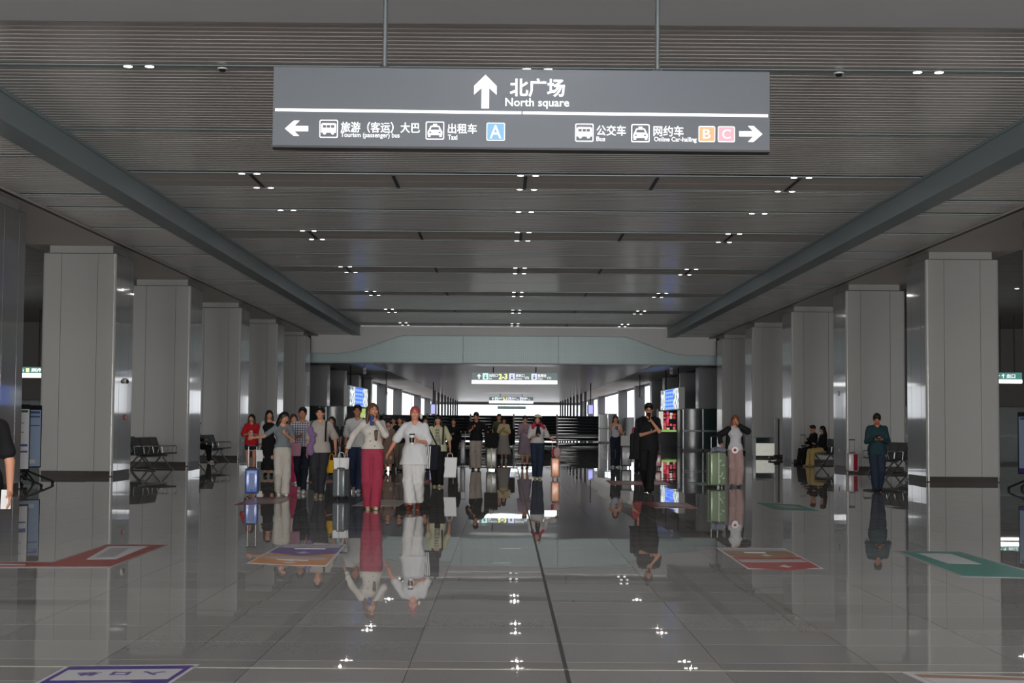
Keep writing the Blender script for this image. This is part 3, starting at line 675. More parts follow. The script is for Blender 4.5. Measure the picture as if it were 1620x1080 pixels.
# ------------------------------------------------------------------ poster stands
m_pw = mat('poster_paper', (0.75, 0.75, 0.78), .5); m_pb = mat('poster_blue', (0.07, 0.12, 0.3), .5); m_pl = mat('poster_pale_blue', (0.38, 0.5, 0.7), .5); m_pg = mat('poster_green', (.04, .14, .09), .5); m_ptx = mat('poster_text', (0.12, .12, .14), .5)
def poster_stand(x, y, rz, lab, body, bands, H=1.64, z0=0.38, W=0.62):
    t = thing('poster_stand', lab, 'poster stand', (x, y, 0), rz, 'poster stands')
    MB().box(-W / 2 - .03, W / 2 + .03, 0, 0.05, z0 - .03, H + .08).build('frame', m_dark, t, bevel=.004)
    p = MB().box(-W / 2, W / 2, -0.006, 0, z0, H - .02).build('poster', body, t)
    for a, b, c, d, m in bands:
        MB().box(-W / 2 + W * a, -W / 2 + W * b, -0.009, -0.004, z0 + (H - z0) * c, z0 + (H - z0) * d).build('print', m, p)
    MB().box(-0.04, 0.04, 0.05, 0.1, 0.08, 1.2).build('pole', m_dark, t)
    for s in (-1, 1):
        MB().tube((0, 0.07, 0.3), (s * .42, -.34, 0.06), 0.022, n=8).tube((0, 0.07, 0.3), (s * .42, .42, 0.06), 0.022, n=8).build('foot', m_black, t)
        for yy in (-.34, .42): MB().tube((s * .42 - .02, yy, 0.035), (s * .42 + .02, yy, 0.035), 0.035, n=12).build('wheel', m_black, t)
bands = [(.06, .94, .93, .97, m_pg)] + [(.08, .5 + .3 * ((i * 7) % 3) / 2, .5 + .05 * i, .512 + .05 * i, m_ptx) for i in range(8)] + [(.3, .9, .46, .475, m_pw), (.05, .95, .37, .41, m_pb), (.05, .95, .27, .3, m_pb)]
p = on_floor(27, 771)
pst = at_depth(24, 700, 31.5); poster_stand(pst.x, 31.5, math.radians(48), 'tall narrow white notice stand at the left edge of the hall', m_pw, bands)
pst = at_depth(44, 700, 33.4); poster_stand(pst.x, 33.4, math.radians(50), 'pale blue poster stand just behind the white notice stand at left', m_pl, [(.05, .95, .92, .96, m_pb), (.05, .95, .85, .88, m_pb), (.05, .95, .7, .72, m_pb), (.1, .8, .05, .12, m_pw), (.1, .6, .14, .16, m_ptx)])
pst = at_depth(1634, 700, 33.5); poster_stand(pst.x, 33.5, math.radians(-40), 'pale blue poster stand cut off by the right edge', m_pl, [(.05, .9, .93, .97, m_pb), (.2, .9, .4, .9, m_pw), (.0, 1, 0, .08, mat('poster_violet', (.06, .03, .25), .5)), (.5, .9, .1, .35, mat('poster_red', (.4, .1, .12), .5))])

# ------------------------------------------------------------------ bench seats
seat_me = MB().add([(0, -.25, .42), (.52, -.25, .46), (.52, .25, .46), (0, .25, .42), (0, -.25, .46), (.52, -.25, .50), (.52, .25, .50), (0, .25, .46)],
    [(0, 3, 2, 1), (4, 5, 6, 7), (0, 1, 5, 4), (1, 2, 6, 5), (2, 3, 7, 6), (3, 0, 4, 7)]).mesh('seat', m_leather, bevel=.015)
back_me = MB().add([(.02, -.25, .46), (-.14, -.25, .93), (-.14, .25, .93), (.02, .25, .46), (-.03, -.25, .45), (-.19, -.25, .92), (-.19, .25, .92), (-.03, .25, .45)],
    [(0, 1, 2, 3), (7, 6, 5, 4), (0, 4, 5, 1), (1, 5, 6, 2), (2, 6, 7, 3), (3, 7, 4, 0)]).mesh('backrest', m_leather, bevel=.012)
arm_me = MB().path([(.05, 0, .44), (.02, 0, .66), (.10, 0, .68), (.46, 0, .68), (.50, 0, .62), (.44, 0, .46)], .016).mesh('armrest', m_steel)
leg_me = MB().path([(-.18, 0, .02), (.16, 0, .40), (.50, 0, .02)], .022).tube((-.22, 0, .018), (.54, 0, .018), .018).mesh('leg', m_steel)
def bench(x, y, rz, n, lab):
    t = thing('bench', lab, 'bench', (x, y, 0), rz, 'black waiting benches')
    L = n * 0.56
    MB().tube((.18, -L / 2, .40), (.18, L / 2, .40), .03).build('beam', m_steel, t)
    for i in range(n):
        yy = -L / 2 + .28 + i * .56; link('seat', seat_me, t, (0, yy, 0)); link('backrest', back_me, t, (0, yy, 0))
    for i in range(n + 1): link('armrest', arm_me, t, (0, -L / 2 + i * .56, 0))
    for yy in (-L / 2 + .3, L / 2 - .3): link('leg', leg_me, t, (0, yy, 0))
    return t
bench(-10.55, 43.3, math.radians(-14), 3, 'black waiting bench behind the nearest left column')
bench(-11.5, 44.6, math.radians(-14), 3, 'black waiting bench half hidden by the nearest left column')
bench(-10.55, 52.2, math.radians(-10), 3, 'black waiting bench between the second and third left columns')
bench(10.6, 43.2, math.radians(190), 3, 'black waiting bench behind the man in teal')
bench(11.7, 44.6, math.radians(190), 3, 'black waiting bench touching the nearest right column')
bench(10.75, 52.6, math.radians(188), 4, 'black waiting bench where two people sit by the right columns')

# ------------------------------------------------------------------ floor stickers
def decal_mat(n, c): return mat('sticker_' + n, c, 0.30, spec=0.35)
dm = {k: decal_mat(k, v) for k, v in dict(red=(.30, .045, .035), white=(.55, .55, .58), purple=(.07, .03, .24), orange=(.52, .21, .055), brown=(.26, .15, .05), crimson=(.34, .035, .03), teal=(.04, .23, .19), tan=(.34, .20, .12), ink=(.12, .08, .25), grey=(.36, .34, .36)).items()}
def fpoly(pts, z=0): return [tuple(on_floor(a, b))[:2] for a, b in pts]
def sticker(lab, layers, grp=None):
    base = fpoly(layers[0][0]); cx = sum(p[0] for p in base) / len(base); cy = sum(p[1] for p in base) / len(base)
    t = thing('floor_sticker', lab, 'floor sticker', (cx, cy, 0)); z = 0.0005
    for pts, c in layers:
        MB().slab([(a - cx, b - cy) for a, b in fpoly(pts)], 0.0004, z + 0.0012).build('vinyl', dm[c], t); z += 0.0008
    return t, (cx, cy), z
def lerp(q, s, t_):                                               # point in the quad (tl, tr, br, bl)
    tl, tr, br, bl = q
    a = (tl[0] + (tr[0] - tl[0]) * s, tl[1] + (tr[1] - tl[1]) * s); b = (bl[0] + (br[0] - bl[0]) * s, bl[1] + (br[1] - bl[1]) * s)
    return (a[0] + (b[0] - a[0]) * t_, a[1] + (b[1] - a[1]) * t_)
# work in floor metres for what lies inside a quad
def quad_sticker(lab, q, bands, arrow=None):
    Q = [tuple(on_floor(a, b))[:2] for a, b in q]; cx = sum(p[0] for p in Q) / 4; cy = sum(p[1] for p in Q) / 4
    t = thing('floor_sticker', lab, 'floor sticker', (cx, cy, 0)); Q = [(a - cx, b - cy) for a, b in Q]
    MB().slab(Q[::-1], 0.0003, 0.001).build('border', dm['white'], t)
    z = 0.0016
    for pts, c in bands:
        MB().slab([lerp(Q, s, v) for s, v in pts][::-1], 0.0004, z).build('print', dm[c], t); z += 0.0004
    return t, Q, z
R = lambda a, b, c, d: [(a, c), (b, c), (b, d), (a, d)]
def arrowp(cs, cv, w_, h_): return [(cs, cv - h_), (cs + w_, cv), (cs + w_ * .35, cv), (cs + w_ * .35, cv + h_), (cs - w_ * .35, cv + h_), (cs - w_ * .35, cv), (cs - w_, cv)][::-1]
def downarrow(cs, cv, w_, h_): return [(cs, cv + h_), (cs + w_, cv), (cs + w_ * .35, cv), (cs + w_ * .35, cv - h_), (cs - w_ * .35, cv - h_), (cs - w_ * .35, cv), (cs - w_, cv)]
quad_sticker('orange and purple floor sticker in front of the walking group', [(446, 861), (548, 861), (517, 896), (389, 891)],
    [(R(.03, .97, .03, .46), 'purple'), (R(.06, .94, .05, .17), 'grey'), ([(.03, .5), (.97, .5), (.97, .96), (.5, 1.0), (.03, .96)], 'orange'), ([(.03, .46), (.97, .46), (.52, .60)], 'purple'), (R(.08, .92, .64, .74), 'grey'), (downarrow(.5, .44, .09, .05), 'white'), (downarrow(.5, .88, .09, .06), 'white'), (R(.3, .75, .22, .25), 'white'), (R(.3, .7, .78, .80), 'white')])
quad_sticker('brown and red floor sticker in the right foreground', [(1132, 866), (1241, 867), (1303, 899), (1183, 900)],
    [(R(.03, .97, .05, .17), 'grey'), (R(.03, .97, .17, .42), 'brown'), ([(.03, .46), (.97, .46), (.97, .96), (.5, 1.06), (.03, .96)], 'crimson'), ([(.03, .42), (.97, .42), (.5, .56)], 'brown'), (R(.06, .94, .60, .72), 'grey'), (downarrow(.55, .40, .09, .05), 'white'), (downarrow(.55, .9, .09, .06), 'white'), (R(.3, .6, .24, .27), 'white')])
tP, QP, zP = quad_sticker('purple-framed sticker with upside-down lettering at the bottom left', [(107, 1052.5), (316, 1050.5), (262, 1086), (40, 1089)],
    [(R(.03, .97, .06, .99), 'purple'), (R(.07, .93, .22, .68), 'white'), (R(.3, .7, .80, .9), 'grey')])
for ch, f in (('处', .27), ('口', .51), ('入', .75)):
    me = text_mesh(ch, 0.12, 0.006, 0.0006, 'CENTER'); me.materials.append(dm['ink']); o = link('lettering', me, tP, label='upside-down character')
    c_ = lerp(QP, f, .36); o.rotation_euler = (0, 0, PI); o.scale = (1.0, 1.0, 1); o.location = (c_[0], c_[1], zP)
sticker('brown-framed sticker at the bottom right corner', [([(1428, 1064), (1640, 1071), (1700, 1100), (1490, 1092)], 'white'), ([(1445, 1066.5), (1640, 1073), (1690, 1098), (1500, 1090)], 'tan'), ([(1458, 1072), (1640, 1077.5), (1680, 1095), (1500, 1089)], 'white')])
sticker('long red arrow-shaped floor sticker with a white panel at the left', [([(-30, 888), (82, 888), (168, 860.5), (268, 861), (175, 898), (-30, 898)], 'grey'), ([(-30, 889.5), (84, 889.5), (170, 861.5), (263, 862), (174, 896), (-30, 896)], 'red'), ([(136, 885), (172, 864), (235, 864), (184, 884.5)], 'white'), ([(150, 882), (176, 867), (205, 867), (180, 882)], 'grey'), ([(-10, 892), (40, 892.5), (40, 894), (-10, 893.5)], 'grey')])
sticker('teal floor sticker with a pale panel at the right edge', [([(1411, 871), (1519, 872), (1640, 906), (1640, 915), (1520, 912)], 'grey'), ([(1423, 872), (1518, 873), (1640, 908.5), (1640, 914), (1523, 911)], 'teal'), ([(1451, 875), (1504, 876), (1553, 892.5), (1500, 891.5)], 'white')])
sticker('thin red far floor sticker at the feet of the left group', [([(368, 799), (405, 786), (470, 786), (445, 796)], 'red'), ([(395, 796), (412, 789), (455, 789), (440, 795)], 'grey')])
sticker('orange outline floor sticker between the pink and white trousers', [([(556, 800), (580, 790), (648, 791), (630, 801)], 'grey'), ([(568, 798), (585, 792), (640, 792.5), (625, 799)], 'tan')])
sticker('small red floor sticker behind the group, far middle', [([(480, 765), (500, 758), (535, 758), (525, 764)], 'red'), ([(492, 763), (503, 760), (528, 760), (521, 762.5)], 'grey')])
sticker('small red floor sticker beside the black wide trousers', [([(625, 766), (640, 758), (690, 759), (678, 766)], 'red'), ([(638, 764), (647, 760), (680, 760.5), (672, 765)], 'grey')])
sticker('pale red bordered floor sticker behind the man in black', [([(958, 760), (1050, 761), (1062, 767), (968, 767)], 'red'), ([(970, 762.5), (1040, 763), (1050, 765), (978, 765)], 'grey')])
sticker('dark red floor sticker under the blue screen reflection', [([(1012, 793), (1085, 795), (1105, 804), (1035, 803)], 'red'), ([(1035, 795.5), (1075, 797), (1088, 801), (1045, 800)], 'grey')])
sticker('small teal floor sticker left of the green suitcase', [([(1088, 762), (1118, 763), (1128, 768), (1108, 768)], 'teal'), ([(1097, 763.5), (1112, 764), (1120, 766.5), (1107, 766.5)], 'grey')])
sticker('teal floor sticker before the right columns', [([(1196, 795), (1262, 798), (1296, 808), (1225, 806)], 'teal'), ([(1222, 798), (1256, 800), (1272, 804), (1238, 803)], 'grey')])
# small floor marks
for px, py in ((790, 890), (807, 867)):
    p = on_floor(px, py); t = thing('floor_marker', 'small %s marker let into the floor in the middle' % ('teal' if py > 880 else 'pale'), 'floor marker', (p.x, p.y, 0))
    MB().slab([(-.12, -.05), (.12, -.05), (.12, .05), (-.12, .05)], 0, .0015).build('plate', dm['teal' if py > 880 else 'grey'], t); MB().slab([(-.06, -.02), (.06, -.02), (.06, .02), (-.06, .02)], .001, .002).build('emblem', dm['white'], t)
# ------------------------------------------------------------------ people: signed distance fields -> one smooth surface
def V(*a): return np.array(a, dtype=np.float32)
def seg_prim(a, b, ra, rb=None, sy=1.0, k=0.02): return ('c', V(*a), V(*b), float(ra), float(ra if rb is None else rb), float(sy), k)
def ell_prim(c, r, k=0.015): return ('e', V(*c), V(*(r if hasattr(r, '__len__') else (r, r, r))), k)
def field(prims, lo, hi, h, cuts=(), subs=(), fold=0.0, tuft=0.0):
    lo = np.array(lo, np.float32); n = np.ceil((np.array(hi) - lo) / h).astype(int) + 1
    F = np.full(n, 0.2, np.float32)
    ax = [lo[i] + h * np.arange(n[i], dtype=np.float32) for i in range(3)]
    def sl(p, m):
        if p[0] == 'c': mn = np.minimum(p[1] - p[3], np.minimum(p[2] - p[4], np.minimum(p[1] - p[4], p[2] - p[3]))); mx = np.maximum(p[1] + p[3], np.maximum(p[2] + p[4], np.maximum(p[1] + p[4], p[2] + p[3])))
        else: mn = p[1] - p[2]; mx = p[1] + p[2]
        i0 = np.clip(np.floor((mn - m - lo) / h).astype(int), 0, n); i1 = np.clip(np.ceil((mx + m - lo) / h).astype(int) + 1, 0, n)
        return tuple(slice(a, b) for a, b in zip(i0, i1))
    def dist(p, s):
        X = ax[0][s[0]][:, None, None]; Y = ax[1][s[1]][None, :, None]; Z = ax[2][s[2]][None, None, :]
        if p[0] == 'c':
            a, b, ra, rb, sy = p[1:6]; d = b - a
            q = V(1, 1 / sy, 1); d = d * q; px, py, pz = X - a[0], (Y - a[1]) * q[1], Z - a[2]
            dd = float(d @ d) + 1e-9; t = np.clip((px * d[0] + py * d[1] + pz * d[2]) / dd, 0, 1)
            r = np.sqrt((px - t * d[0]) ** 2 + (py - t * d[1]) ** 2 + (pz - t * d[2]) ** 2)
            return (r - (ra + (rb - ra) * t)) * min(1.0, sy + 0.15)
        c, r = p[1], p[2]
        x, y, z = (X - c[0]) / r[0], (Y - c[1]) / r[1], (Z - c[2]) / r[2]
        L = np.sqrt(x * x + y * y + z * z) + 1e-6
        G = np.sqrt((x / r[0]) ** 2 + (y / r[1]) ** 2 + (z / r[2]) ** 2) + 1e-6
        return L * (L - 1) / G
    for p in prims:
        s = sl(p, 0.05 + 1.5 * h); 
        if any(a.stop <= a.start for a in s): continue
        d = dist(p, s); f = F[s]; k = p[-1]
        hh = np.clip(0.5 + 0.5 * (f - d) / k, 0, 1); F[s] = f * (1 - hh) + d * hh - k * hh * (1 - hh)
    for p in subs:
        s = sl(p, 0.03); d = dist(p, s); F[s] = np.maximum(F[s], -d)
    if fold:
        X = ax[0][:, None, None]; Y = ax[1][None, :, None]; Z = ax[2][None, None, :]
        q = np.sin(3.1 * Z + 9 * X + 1.3) * 1.6
        F += fold * (0.9 * np.sin(34 * X + 5 * Z) * np.sin(29 * Y + 7 * Z + 2 * X) + 0.5 * np.sin(26 * Z + 14 * X + q))
        F += fold * 0.9 * (np.abs(np.sin(27 * X + 9 * Z + 6 * Y + q)) - .5) * (0.6 + 0.4 * np.sin(8 * Z + 5 * X)) + fold * 0.35 * np.sin(52 * X - 30 * Z + 20 * Y + q)
    if tuft:
        X = ax[0][:, None, None]; Y = ax[1][None, :, None]; Z = ax[2][None, None, :]
        F += tuft * (np.sin(95 * X + 20 * Z + 3 * np.sin(40 * Y)) * np.sin(60 * Y + 50 * Z) + .5 * np.sin(150 * X + 60 * Y))
    for nrm, off in cuts:                                         # keep the side where n.p < off
        X = ax[0][:, None, None]; Y = ax[1][None, :, None]; Z = ax[2][None, None, :]
        F = np.maximum(F, nrm[0] * X + nrm[1] * Y + nrm[2] * Z - off)
    F[0], F[-1] = np.maximum(F[0], .01), np.maximum(F[-1], .01); F[:, 0] = np.maximum(F[:, 0], .01); F[:, -1] = np.maximum(F[:, -1], .01)
    F[:, :, 0] = np.maximum(F[:, :, 0], .01); F[:, :, -1] = np.maximum(F[:, :, -1], .01)
    return F, lo
def nets(F, lo, h):
    S_ = F < 0; n = F.shape; c = tuple(m - 1 for m in n)
    acc = np.zeros(c + (3,), np.float32); cnt = np.zeros(c, np.float32)
    corner = lambda A, i, j, k: A[i:i + c[0], j:j + c[1], k:k + c[2]]
    for axis in range(3):
        for u in (0, 1):
            for v in (0, 1):
                o0 = [0, 0, 0]; oth = [a for a in range(3) if a != axis]; o0[oth[0]] = u; o0[oth[1]] = v; o1 = list(o0); o1[axis] = 1
                f0, f1 = corner(F, *o0), corner(F, *o1); m = (f0 < 0) != (f1 < 0)
                t = np.where(m, f0 / np.where(m, f0 - f1, 1), 0)
                acc[..., axis] += np.where(m, t, 0)
                if u: acc[..., oth[0]] += m
                if v: acc[..., oth[1]] += m
                cnt += m
    act = cnt > 0; idx = np.full(c, -1, np.int64); idx[act] = np.arange(act.sum())
    g = np.stack(np.nonzero(act), -1).astype(np.float32); P = lo + h * (g + acc[act] / cnt[act][:, None])
    quads = []
    for axis in range(3):
        b, d = [a for a in range(3) if a != axis]
        s0 = [slice(None)] * 3; s1 = [slice(None)] * 3; s0[axis] = slice(0, -1); s1[axis] = slice(1, None)
        A, B = S_[tuple(s0)], S_[tuple(s1)]; m = A != B
        m2 = m.copy(); 
        for q in (b, d):
            e = [slice(None)] * 3; e[q] = 0; m2[tuple(e)] = False; e[q] = -1; m2[tuple(e)] = False
        I = np.stack(np.nonzero(m2), -1)
        if not len(I): continue
        def at(db, dd): J = I.copy(); J[:, b] -= db; J[:, d] -= dd; return idx[J[:, 0], J[:, 1], J[:, 2]]
        Q = np.stack([at(1, 1), at(0, 1), at(0, 0), at(1, 0)], -1)
        flip = A[I[:, 0], I[:, 1], I[:, 2]]
        if axis == 1: flip = ~flip
        Q[~flip] = Q[~flip][:, ::-1]; quads.append(Q)
    Q = np.concatenate(quads) if quads else np.zeros((0, 4), np.int64)
    return P, Q[(Q >= 0).all(1)]
def np_mesh(name, parts, mats, smooth=True):
    vs = []; qs = []; n = 0; mi = []
    for P, Q, k in parts: vs.append(P); qs.append(Q + n); n += len(P); mi += [k] * len(Q)
    P = np.concatenate(vs).astype(np.float32); Q = np.concatenate(qs).astype(np.int32)
    me = bpy.data.meshes.new(name); me.vertices.add(len(P)); me.vertices.foreach_set('co', P.ravel())
    me.loops.add(len(Q) * 4); me.loops.foreach_set('vertex_index', Q.ravel()); me.polygons.add(len(Q))
    me.polygons.foreach_set('loop_start', np.arange(0, len(Q) * 4, 4, dtype=np.int32))
    for m in mats: me.materials.append(m)
    me.update(calc_edges=True); me.validate()
    if smooth: me.shade_smooth()
    return me
def bounds(prims, pad=0.03):
    lo = np.full(3, 9.0); hi = np.full(3, -9.0)
    for p in prims:
        if p[0] == 'c':
            r = max(p[3], p[4]); lo = np.minimum(lo, np.minimum(p[1], p[2]) - r); hi = np.maximum(hi, np.maximum(p[1], p[2]) + r)
        else: lo = np.minimum(lo, p[1] - p[2]); hi = np.maximum(hi, p[1] + p[2])
    return lo - pad, hi + pad
def solid(prims, h, **kw):
    lo, hi = bounds(prims); F, l = field(prims, lo, hi, h, **kw); return nets(F, l, h)

def ik(a, b, l1, l2, pole):
    a = Vector(a); b = Vector(b); d = b - a; L = min(d.length, (l1 + l2) * 0.999); d.normalize()
    p = Vector(pole); p = (p - d * p.dot(d)).normalized()
    x = (l1 * l1 - l2 * l2 + L * L) / (2 * L); y = math.sqrt(max(0, l1 * l1 - x * x))
    return a + d * x + p * y, a + d * L

_cm = {}
def cloth(c, rough=0.8):
    if c not in _cm: _cm[c] = mat('cloth_%d' % len(_cm), tuple(v * .82 for v in S(*c)), rough, spec=0.25, noise=0.06, nscale=25)
    return _cm[c]
def skin(c=(196, 140, 112)):
    if ('s', c) not in _cm: _cm['s', c] = mat('skin_%d' % len(_cm), S(*c), 0.5, spec=0.35)
    return _cm['s', c]
def hairm(c=(22, 18, 18)):
    if ('h', c) not in _cm: _cm['h', c] = mat('hair_%d' % len(_cm), S(*c), 0.45, spec=0.4, noise=0.3, nscale=60)
    return _cm['h', c]
eye_me = MB().sphere((0, 0, 0), (0.0115, 0.006, 0.006), 10, 7).mesh('eye', mat('eye_dark', (0.015, 0.012, 0.010), 0.3), smooth=True)
mouth_me = MB().sphere((0, 0, 0), (0.021, 0.006, 0.007), 10, 7).mesh('mouth', mat('lips', (0.30, 0.08, 0.07), 0.5), smooth=True)
brow_me = MB().sphere((0, 0, 0), (0.017, 0.005, 0.0035), 8, 5).mesh('eyebrow', mat('brow', (0.03, 0.02, 0.018), 0.7), smooth=True)
m_sole = mat('shoe_white', (0.62, 0.6, 0.55), 0.5)

# wrist targets from the shoulder (x outward, y towards the back, z up) and elbow pole
ARMS = dict(
    down=((.06, -.03, -.50), (.3, 1, 0)), back=((.09, .16, -.48), (.2, 1, 0)), fwd=((.06, -.20, -.45), (.3, 1, -.2)),
    chest=((-.10, -.24, -.14), (.6, .2, -1)), low=((-.10, -.24, -.24), (.6, .4, -1)), belly=((-.06, -.26, -.24), (.7, .5, -1)),
    drink=((-.09, -.24, .03), (.6, -.1, -1)), out=((.26, -.10, -.38), (.3, 1, -.2)), wide=((.40, -.10, -.24), (0, .6, -1)),
    pull=((.16, .12, -.44), (.3, 1, 0)), fold=((-.24, -.20, -.22), (.7, .3, -1)), up=((-.12, -.22, .10), (.8, -.1, -.6)), lap=((-.06, -.26, -.28), (.6, .4, -.6)),
    swing=((.17, -.12, -.46), (.3, 1, -.2)), side=((.13, -.02, -.47), (.3, 1, 0)))
ACT = []
class Person:
    def __init__(P, label, x, y, h, rz=0, g='f', w=1.0, armL='down', armR='down', stride=0.0, lead=1, head=(0, 0, 0), res=0.013, skinc=(196, 140, 112),
                 hair='long', hairc=(22, 18, 18), sit=False, group=None, lean=0.0, eyes=True):
        P.s = h / 1.70; P.g = g; P.w = w; P.res = res; P.lean = lean
        t = P.root = thing('person', label, 'person', (x, y, 0), rz, group); t.scale = (P.s,) * 3
        P.sm = skin(skinc)
        m = 1.0 if g == 'm' else 0.93
        shx = 0.166 * m * (0.5 + 0.5 * w); J = P.J = {}
        hipz = 0.90 if not sit else 0.575
        dz = hipz - 0.90; P.dz = dz
        J['sh'] = [Vector((-shx, 0.005, 1.372 + dz)), Vector((shx, 0.005, 1.372 + dz))]
        J['el'] = []; J['wr'] = []; J['hd'] = []
        for i, nm in ((0, armL), (1, armR)):
            sg = -1 if i == 0 else 1; tgt, pole = ARMS[nm] if isinstance(nm, str) else nm
            tgt = Vector((tgt[0] * sg, tgt[1], tgt[2])); pole = Vector((pole[0] * sg, pole[1], pole[2]))
            e, wr = ik(J['sh'][i], J['sh'][i] + tgt, 0.285, 0.245, pole); J['el'].append(e); J['wr'].append(wr)
        J['hip'] = [Vector((-.088, 0, hipz)), Vector((.088, 0, hipz))]; J['kn'] = []; J['an'] = []
        for i in (0, 1):
            sg = -1 if i == 0 else 1
            if sit:
                k = Vector((sg * .12, -.42, .52)); a = Vector((sg * .13, -.50 + .08 * i, .09)); J['kn'].append(k); J['an'].append(a); continue
            f = (1 if i == lead else -1) * stride; lift = 0.075 * stride / 0.25 if f < 0 else 0.0
            a = Vector((sg * (.075 if stride < .05 else .05), -f, .085 + lift)); k, a = ik(J['hip'][i], a, .43, .405, (sg * .1, -1, 0)); J['kn'].append(k); J['an'].append(a)
        P.lift = [(-J['an'][i].y < -0.02 and stride > 0.05) for i in (0, 1)]
        if sit: P.lift = [False, False]
        # ---- body
        w_ = w; pr = []
        wr_ = (.118 if g == 'm' else .103) * w_
        pr += [seg_prim((-.065 * w_, 0, hipz + .02), (.065 * w_, 0, hipz + .02), .098 * w_, sy=.9, k=.03), seg_prim((0, 0, hipz + .06), (0, 0, hipz + .26), .122 * w_, wr_, sy=.72, k=.03),
               seg_prim((0, 0, hipz + .24), (0, 0, hipz + .37), wr_, .128 * w_, sy=.74, k=.03), seg_prim((-.075 * m, 0, 1.27 + dz), (.075 * m, 0, 1.27 + dz), .105 * m * w_, sy=.80, k=.03),
               seg_prim((-shx * .85, .012, 1.368 + dz), (shx * .85, .012, 1.368 + dz), .048, k=.04), seg_prim((-.03, .015, 1.435 + dz), (-shx * .8, .012, 1.385 + dz), .036, k=.03), seg_prim((.03, .015, 1.435 + dz), (shx * .8, .012, 1.385 + dz), .036, k=.03), seg_prim((0, .015, 1.38 + dz), (0, -.008, 1.51 + dz), .058, .05, k=.03)]
        if g == 'f': pr += [ell_prim((s_ * .062, -.063, 1.245 + dz), (.058, .046, .062), k=.03) for s_ in (-1, 1)]
        for i in (0, 1):
            r = (.8 + .2 * w)
            pr += [seg_prim(J['sh'][i], J['el'][i], .047 * r, .036 * r, k=.02), seg_prim(J['el'][i], J['wr'][i], .037 * r, .023, k=.012)]
            mid = J['kn'][i].lerp(J['an'][i], .28) + Vector((0, .012, 0))
            pr += [seg_prim(J['hip'][i], J['kn'][i], .084 * w_, .054, k=.02), seg_prim(J['kn'][i], J['an'][i], .052, .032, k=.02), ell_prim(mid, (.048, .05, .09), k=.02)]
            pr += [seg_prim(*P.foot(i), .036, .028, sy=1.0, k=.015)]
        parts = [(*solid(pr, res), 0)]
        for i in (0, 1): parts.append((*P.hand(i, armL if i == 0 else armR), 0))
        # ---- head, turned on the neck
        piv = Vector((0, 0, 1.50 + dz)); E = Euler((math.radians(-head[0]) * -1, math.radians(head[2]), math.radians(head[1])))
        P.HM = Matrix.Translation(piv) @ E.to_matrix().to_4x4() @ Matrix.Translation((0, -.012, .0))
        hp = [ell_prim((0, .012, .11), (.077, .094, .095), .02), ell_prim((0, -.012, .055), (.060, .068, .078), .03), ell_prim((0, -.045, .012), (.030, .030, .028), .03),
              seg_prim((0, -.088, .098), (0, -.103, .068), .008, .013, k=.012), seg_prim((0, .02, .03), (0, .015, -.06), .050, .052, k=.03)]
        hp += [ell_prim((s_ * .079, .012, .082), (.010, .020, .030), .006) for s_ in (-1, 1)] + [ell_prim((s_ * .036, -.068, .065), (.024, .02, .024), .02) for s_ in (-1, 1)]
        hh = 0.0075 if res < .0125 else .010
        X, Q = solid(hp, hh, subs=[ell_prim((s_ * .031, -.098, .097), (.016, .014, .010)) for s_ in (-1, 1)]); parts.append((P.hx(X), Q, 0))
        P.body = link('body', np_mesh('body', parts, [P.sm]), t)
        if eyes:
            for s_ in (-1, 1):
                e = link('eye', eye_me, P.body); e.matrix_local = P.HM @ Matrix.Translation((s_ * .031, -.080, .096)); b = link('eyebrow', brow_me, P.body); b.matrix_local = P.HM @ Matrix.Translation((s_ * .031, -.0855, .117))
            e = link('mouth', mouth_me, P.body); e.matrix_local = P.HM @ Matrix.Translation((0, -.086, .033))
        if hair: P.hair(hair, hairc)
    def hx(P, X):
        R = np.array(P.HM.to_3x3(), np.float32); T = np.array(P.HM.translation, np.float32); return X @ R.T + T
    def foot(P, i):
        a = P.J['an'][i]; 
        return ((a.x, a.y + .03, a.z - .045), (a.x * 1.25, a.y - .13, a.z - (.06 if not P.lift[i] else .115)))
    def hand(P, i, pose):
        w0 = P.J['wr'][i]; d = (w0 - P.J['el'][i]).normalized(); sg = -1 if i == 0 else 1
        n = Vector((-sg, 0, 0)); n = (n - d * n.dot(d))                      # palm faces the body
        if n.length < .3: n = Vector((0, -1, 0)) - d * Vector((0, -1, 0)).dot(d)
        n.normalize()
        if pose in ('chest', 'low', 'belly', 'drink', 'up', 'lap', 'fold'): n = (Vector((0, .3, 1)) if pose not in ('drink', 'belly') else Vector((-sg, .6, 0))); n = (n - d * n.dot(d)).normalized()
        s = d.cross(n).normalized()
        if s.dot(Vector((0, -1, .4))) < 0 : s = -s                            # thumb side
        curl = .9 if pose in ('chest', 'low', 'belly', 'drink', 'up', 'pull', 'out', 'wide', 'lap') else .35
        pr = [seg_prim(w0 - d * .03, w0 + d * .02, .022, .024, k=.012)]
        for q in (-.024, -.008, .008, .024): pr.append(seg_prim(w0 + d * .025 + s * q * .6, w0 + d * .082 + s * q, .0135, .0115, k=.010))
        for q, L in ((-.027, .055), (-.009, .068), (.009, .074), (.027, .066)):
            p0 = w0 + d * .082 + s * q; a0 = curl * .5; d1 = (d * math.cos(a0) + n * math.sin(a0)); p1 = p0 + d1 * L * .45
            a1 = a0 + curl * .7; d2 = d * math.cos(a1) + n * math.sin(a1); p2 = p1 + d2 * L * .32; a2 = a1 + curl * .5; d3 = d * math.cos(a2) + n * math.sin(a2); p3 = p2 + d3 * L * .23
            pr += [seg_prim(p0, p1, .0095, .0085, k=.004), seg_prim(p1, p2, .0085, .008, k=.004), seg_prim(p2, p3, .008, .007, k=.004)]
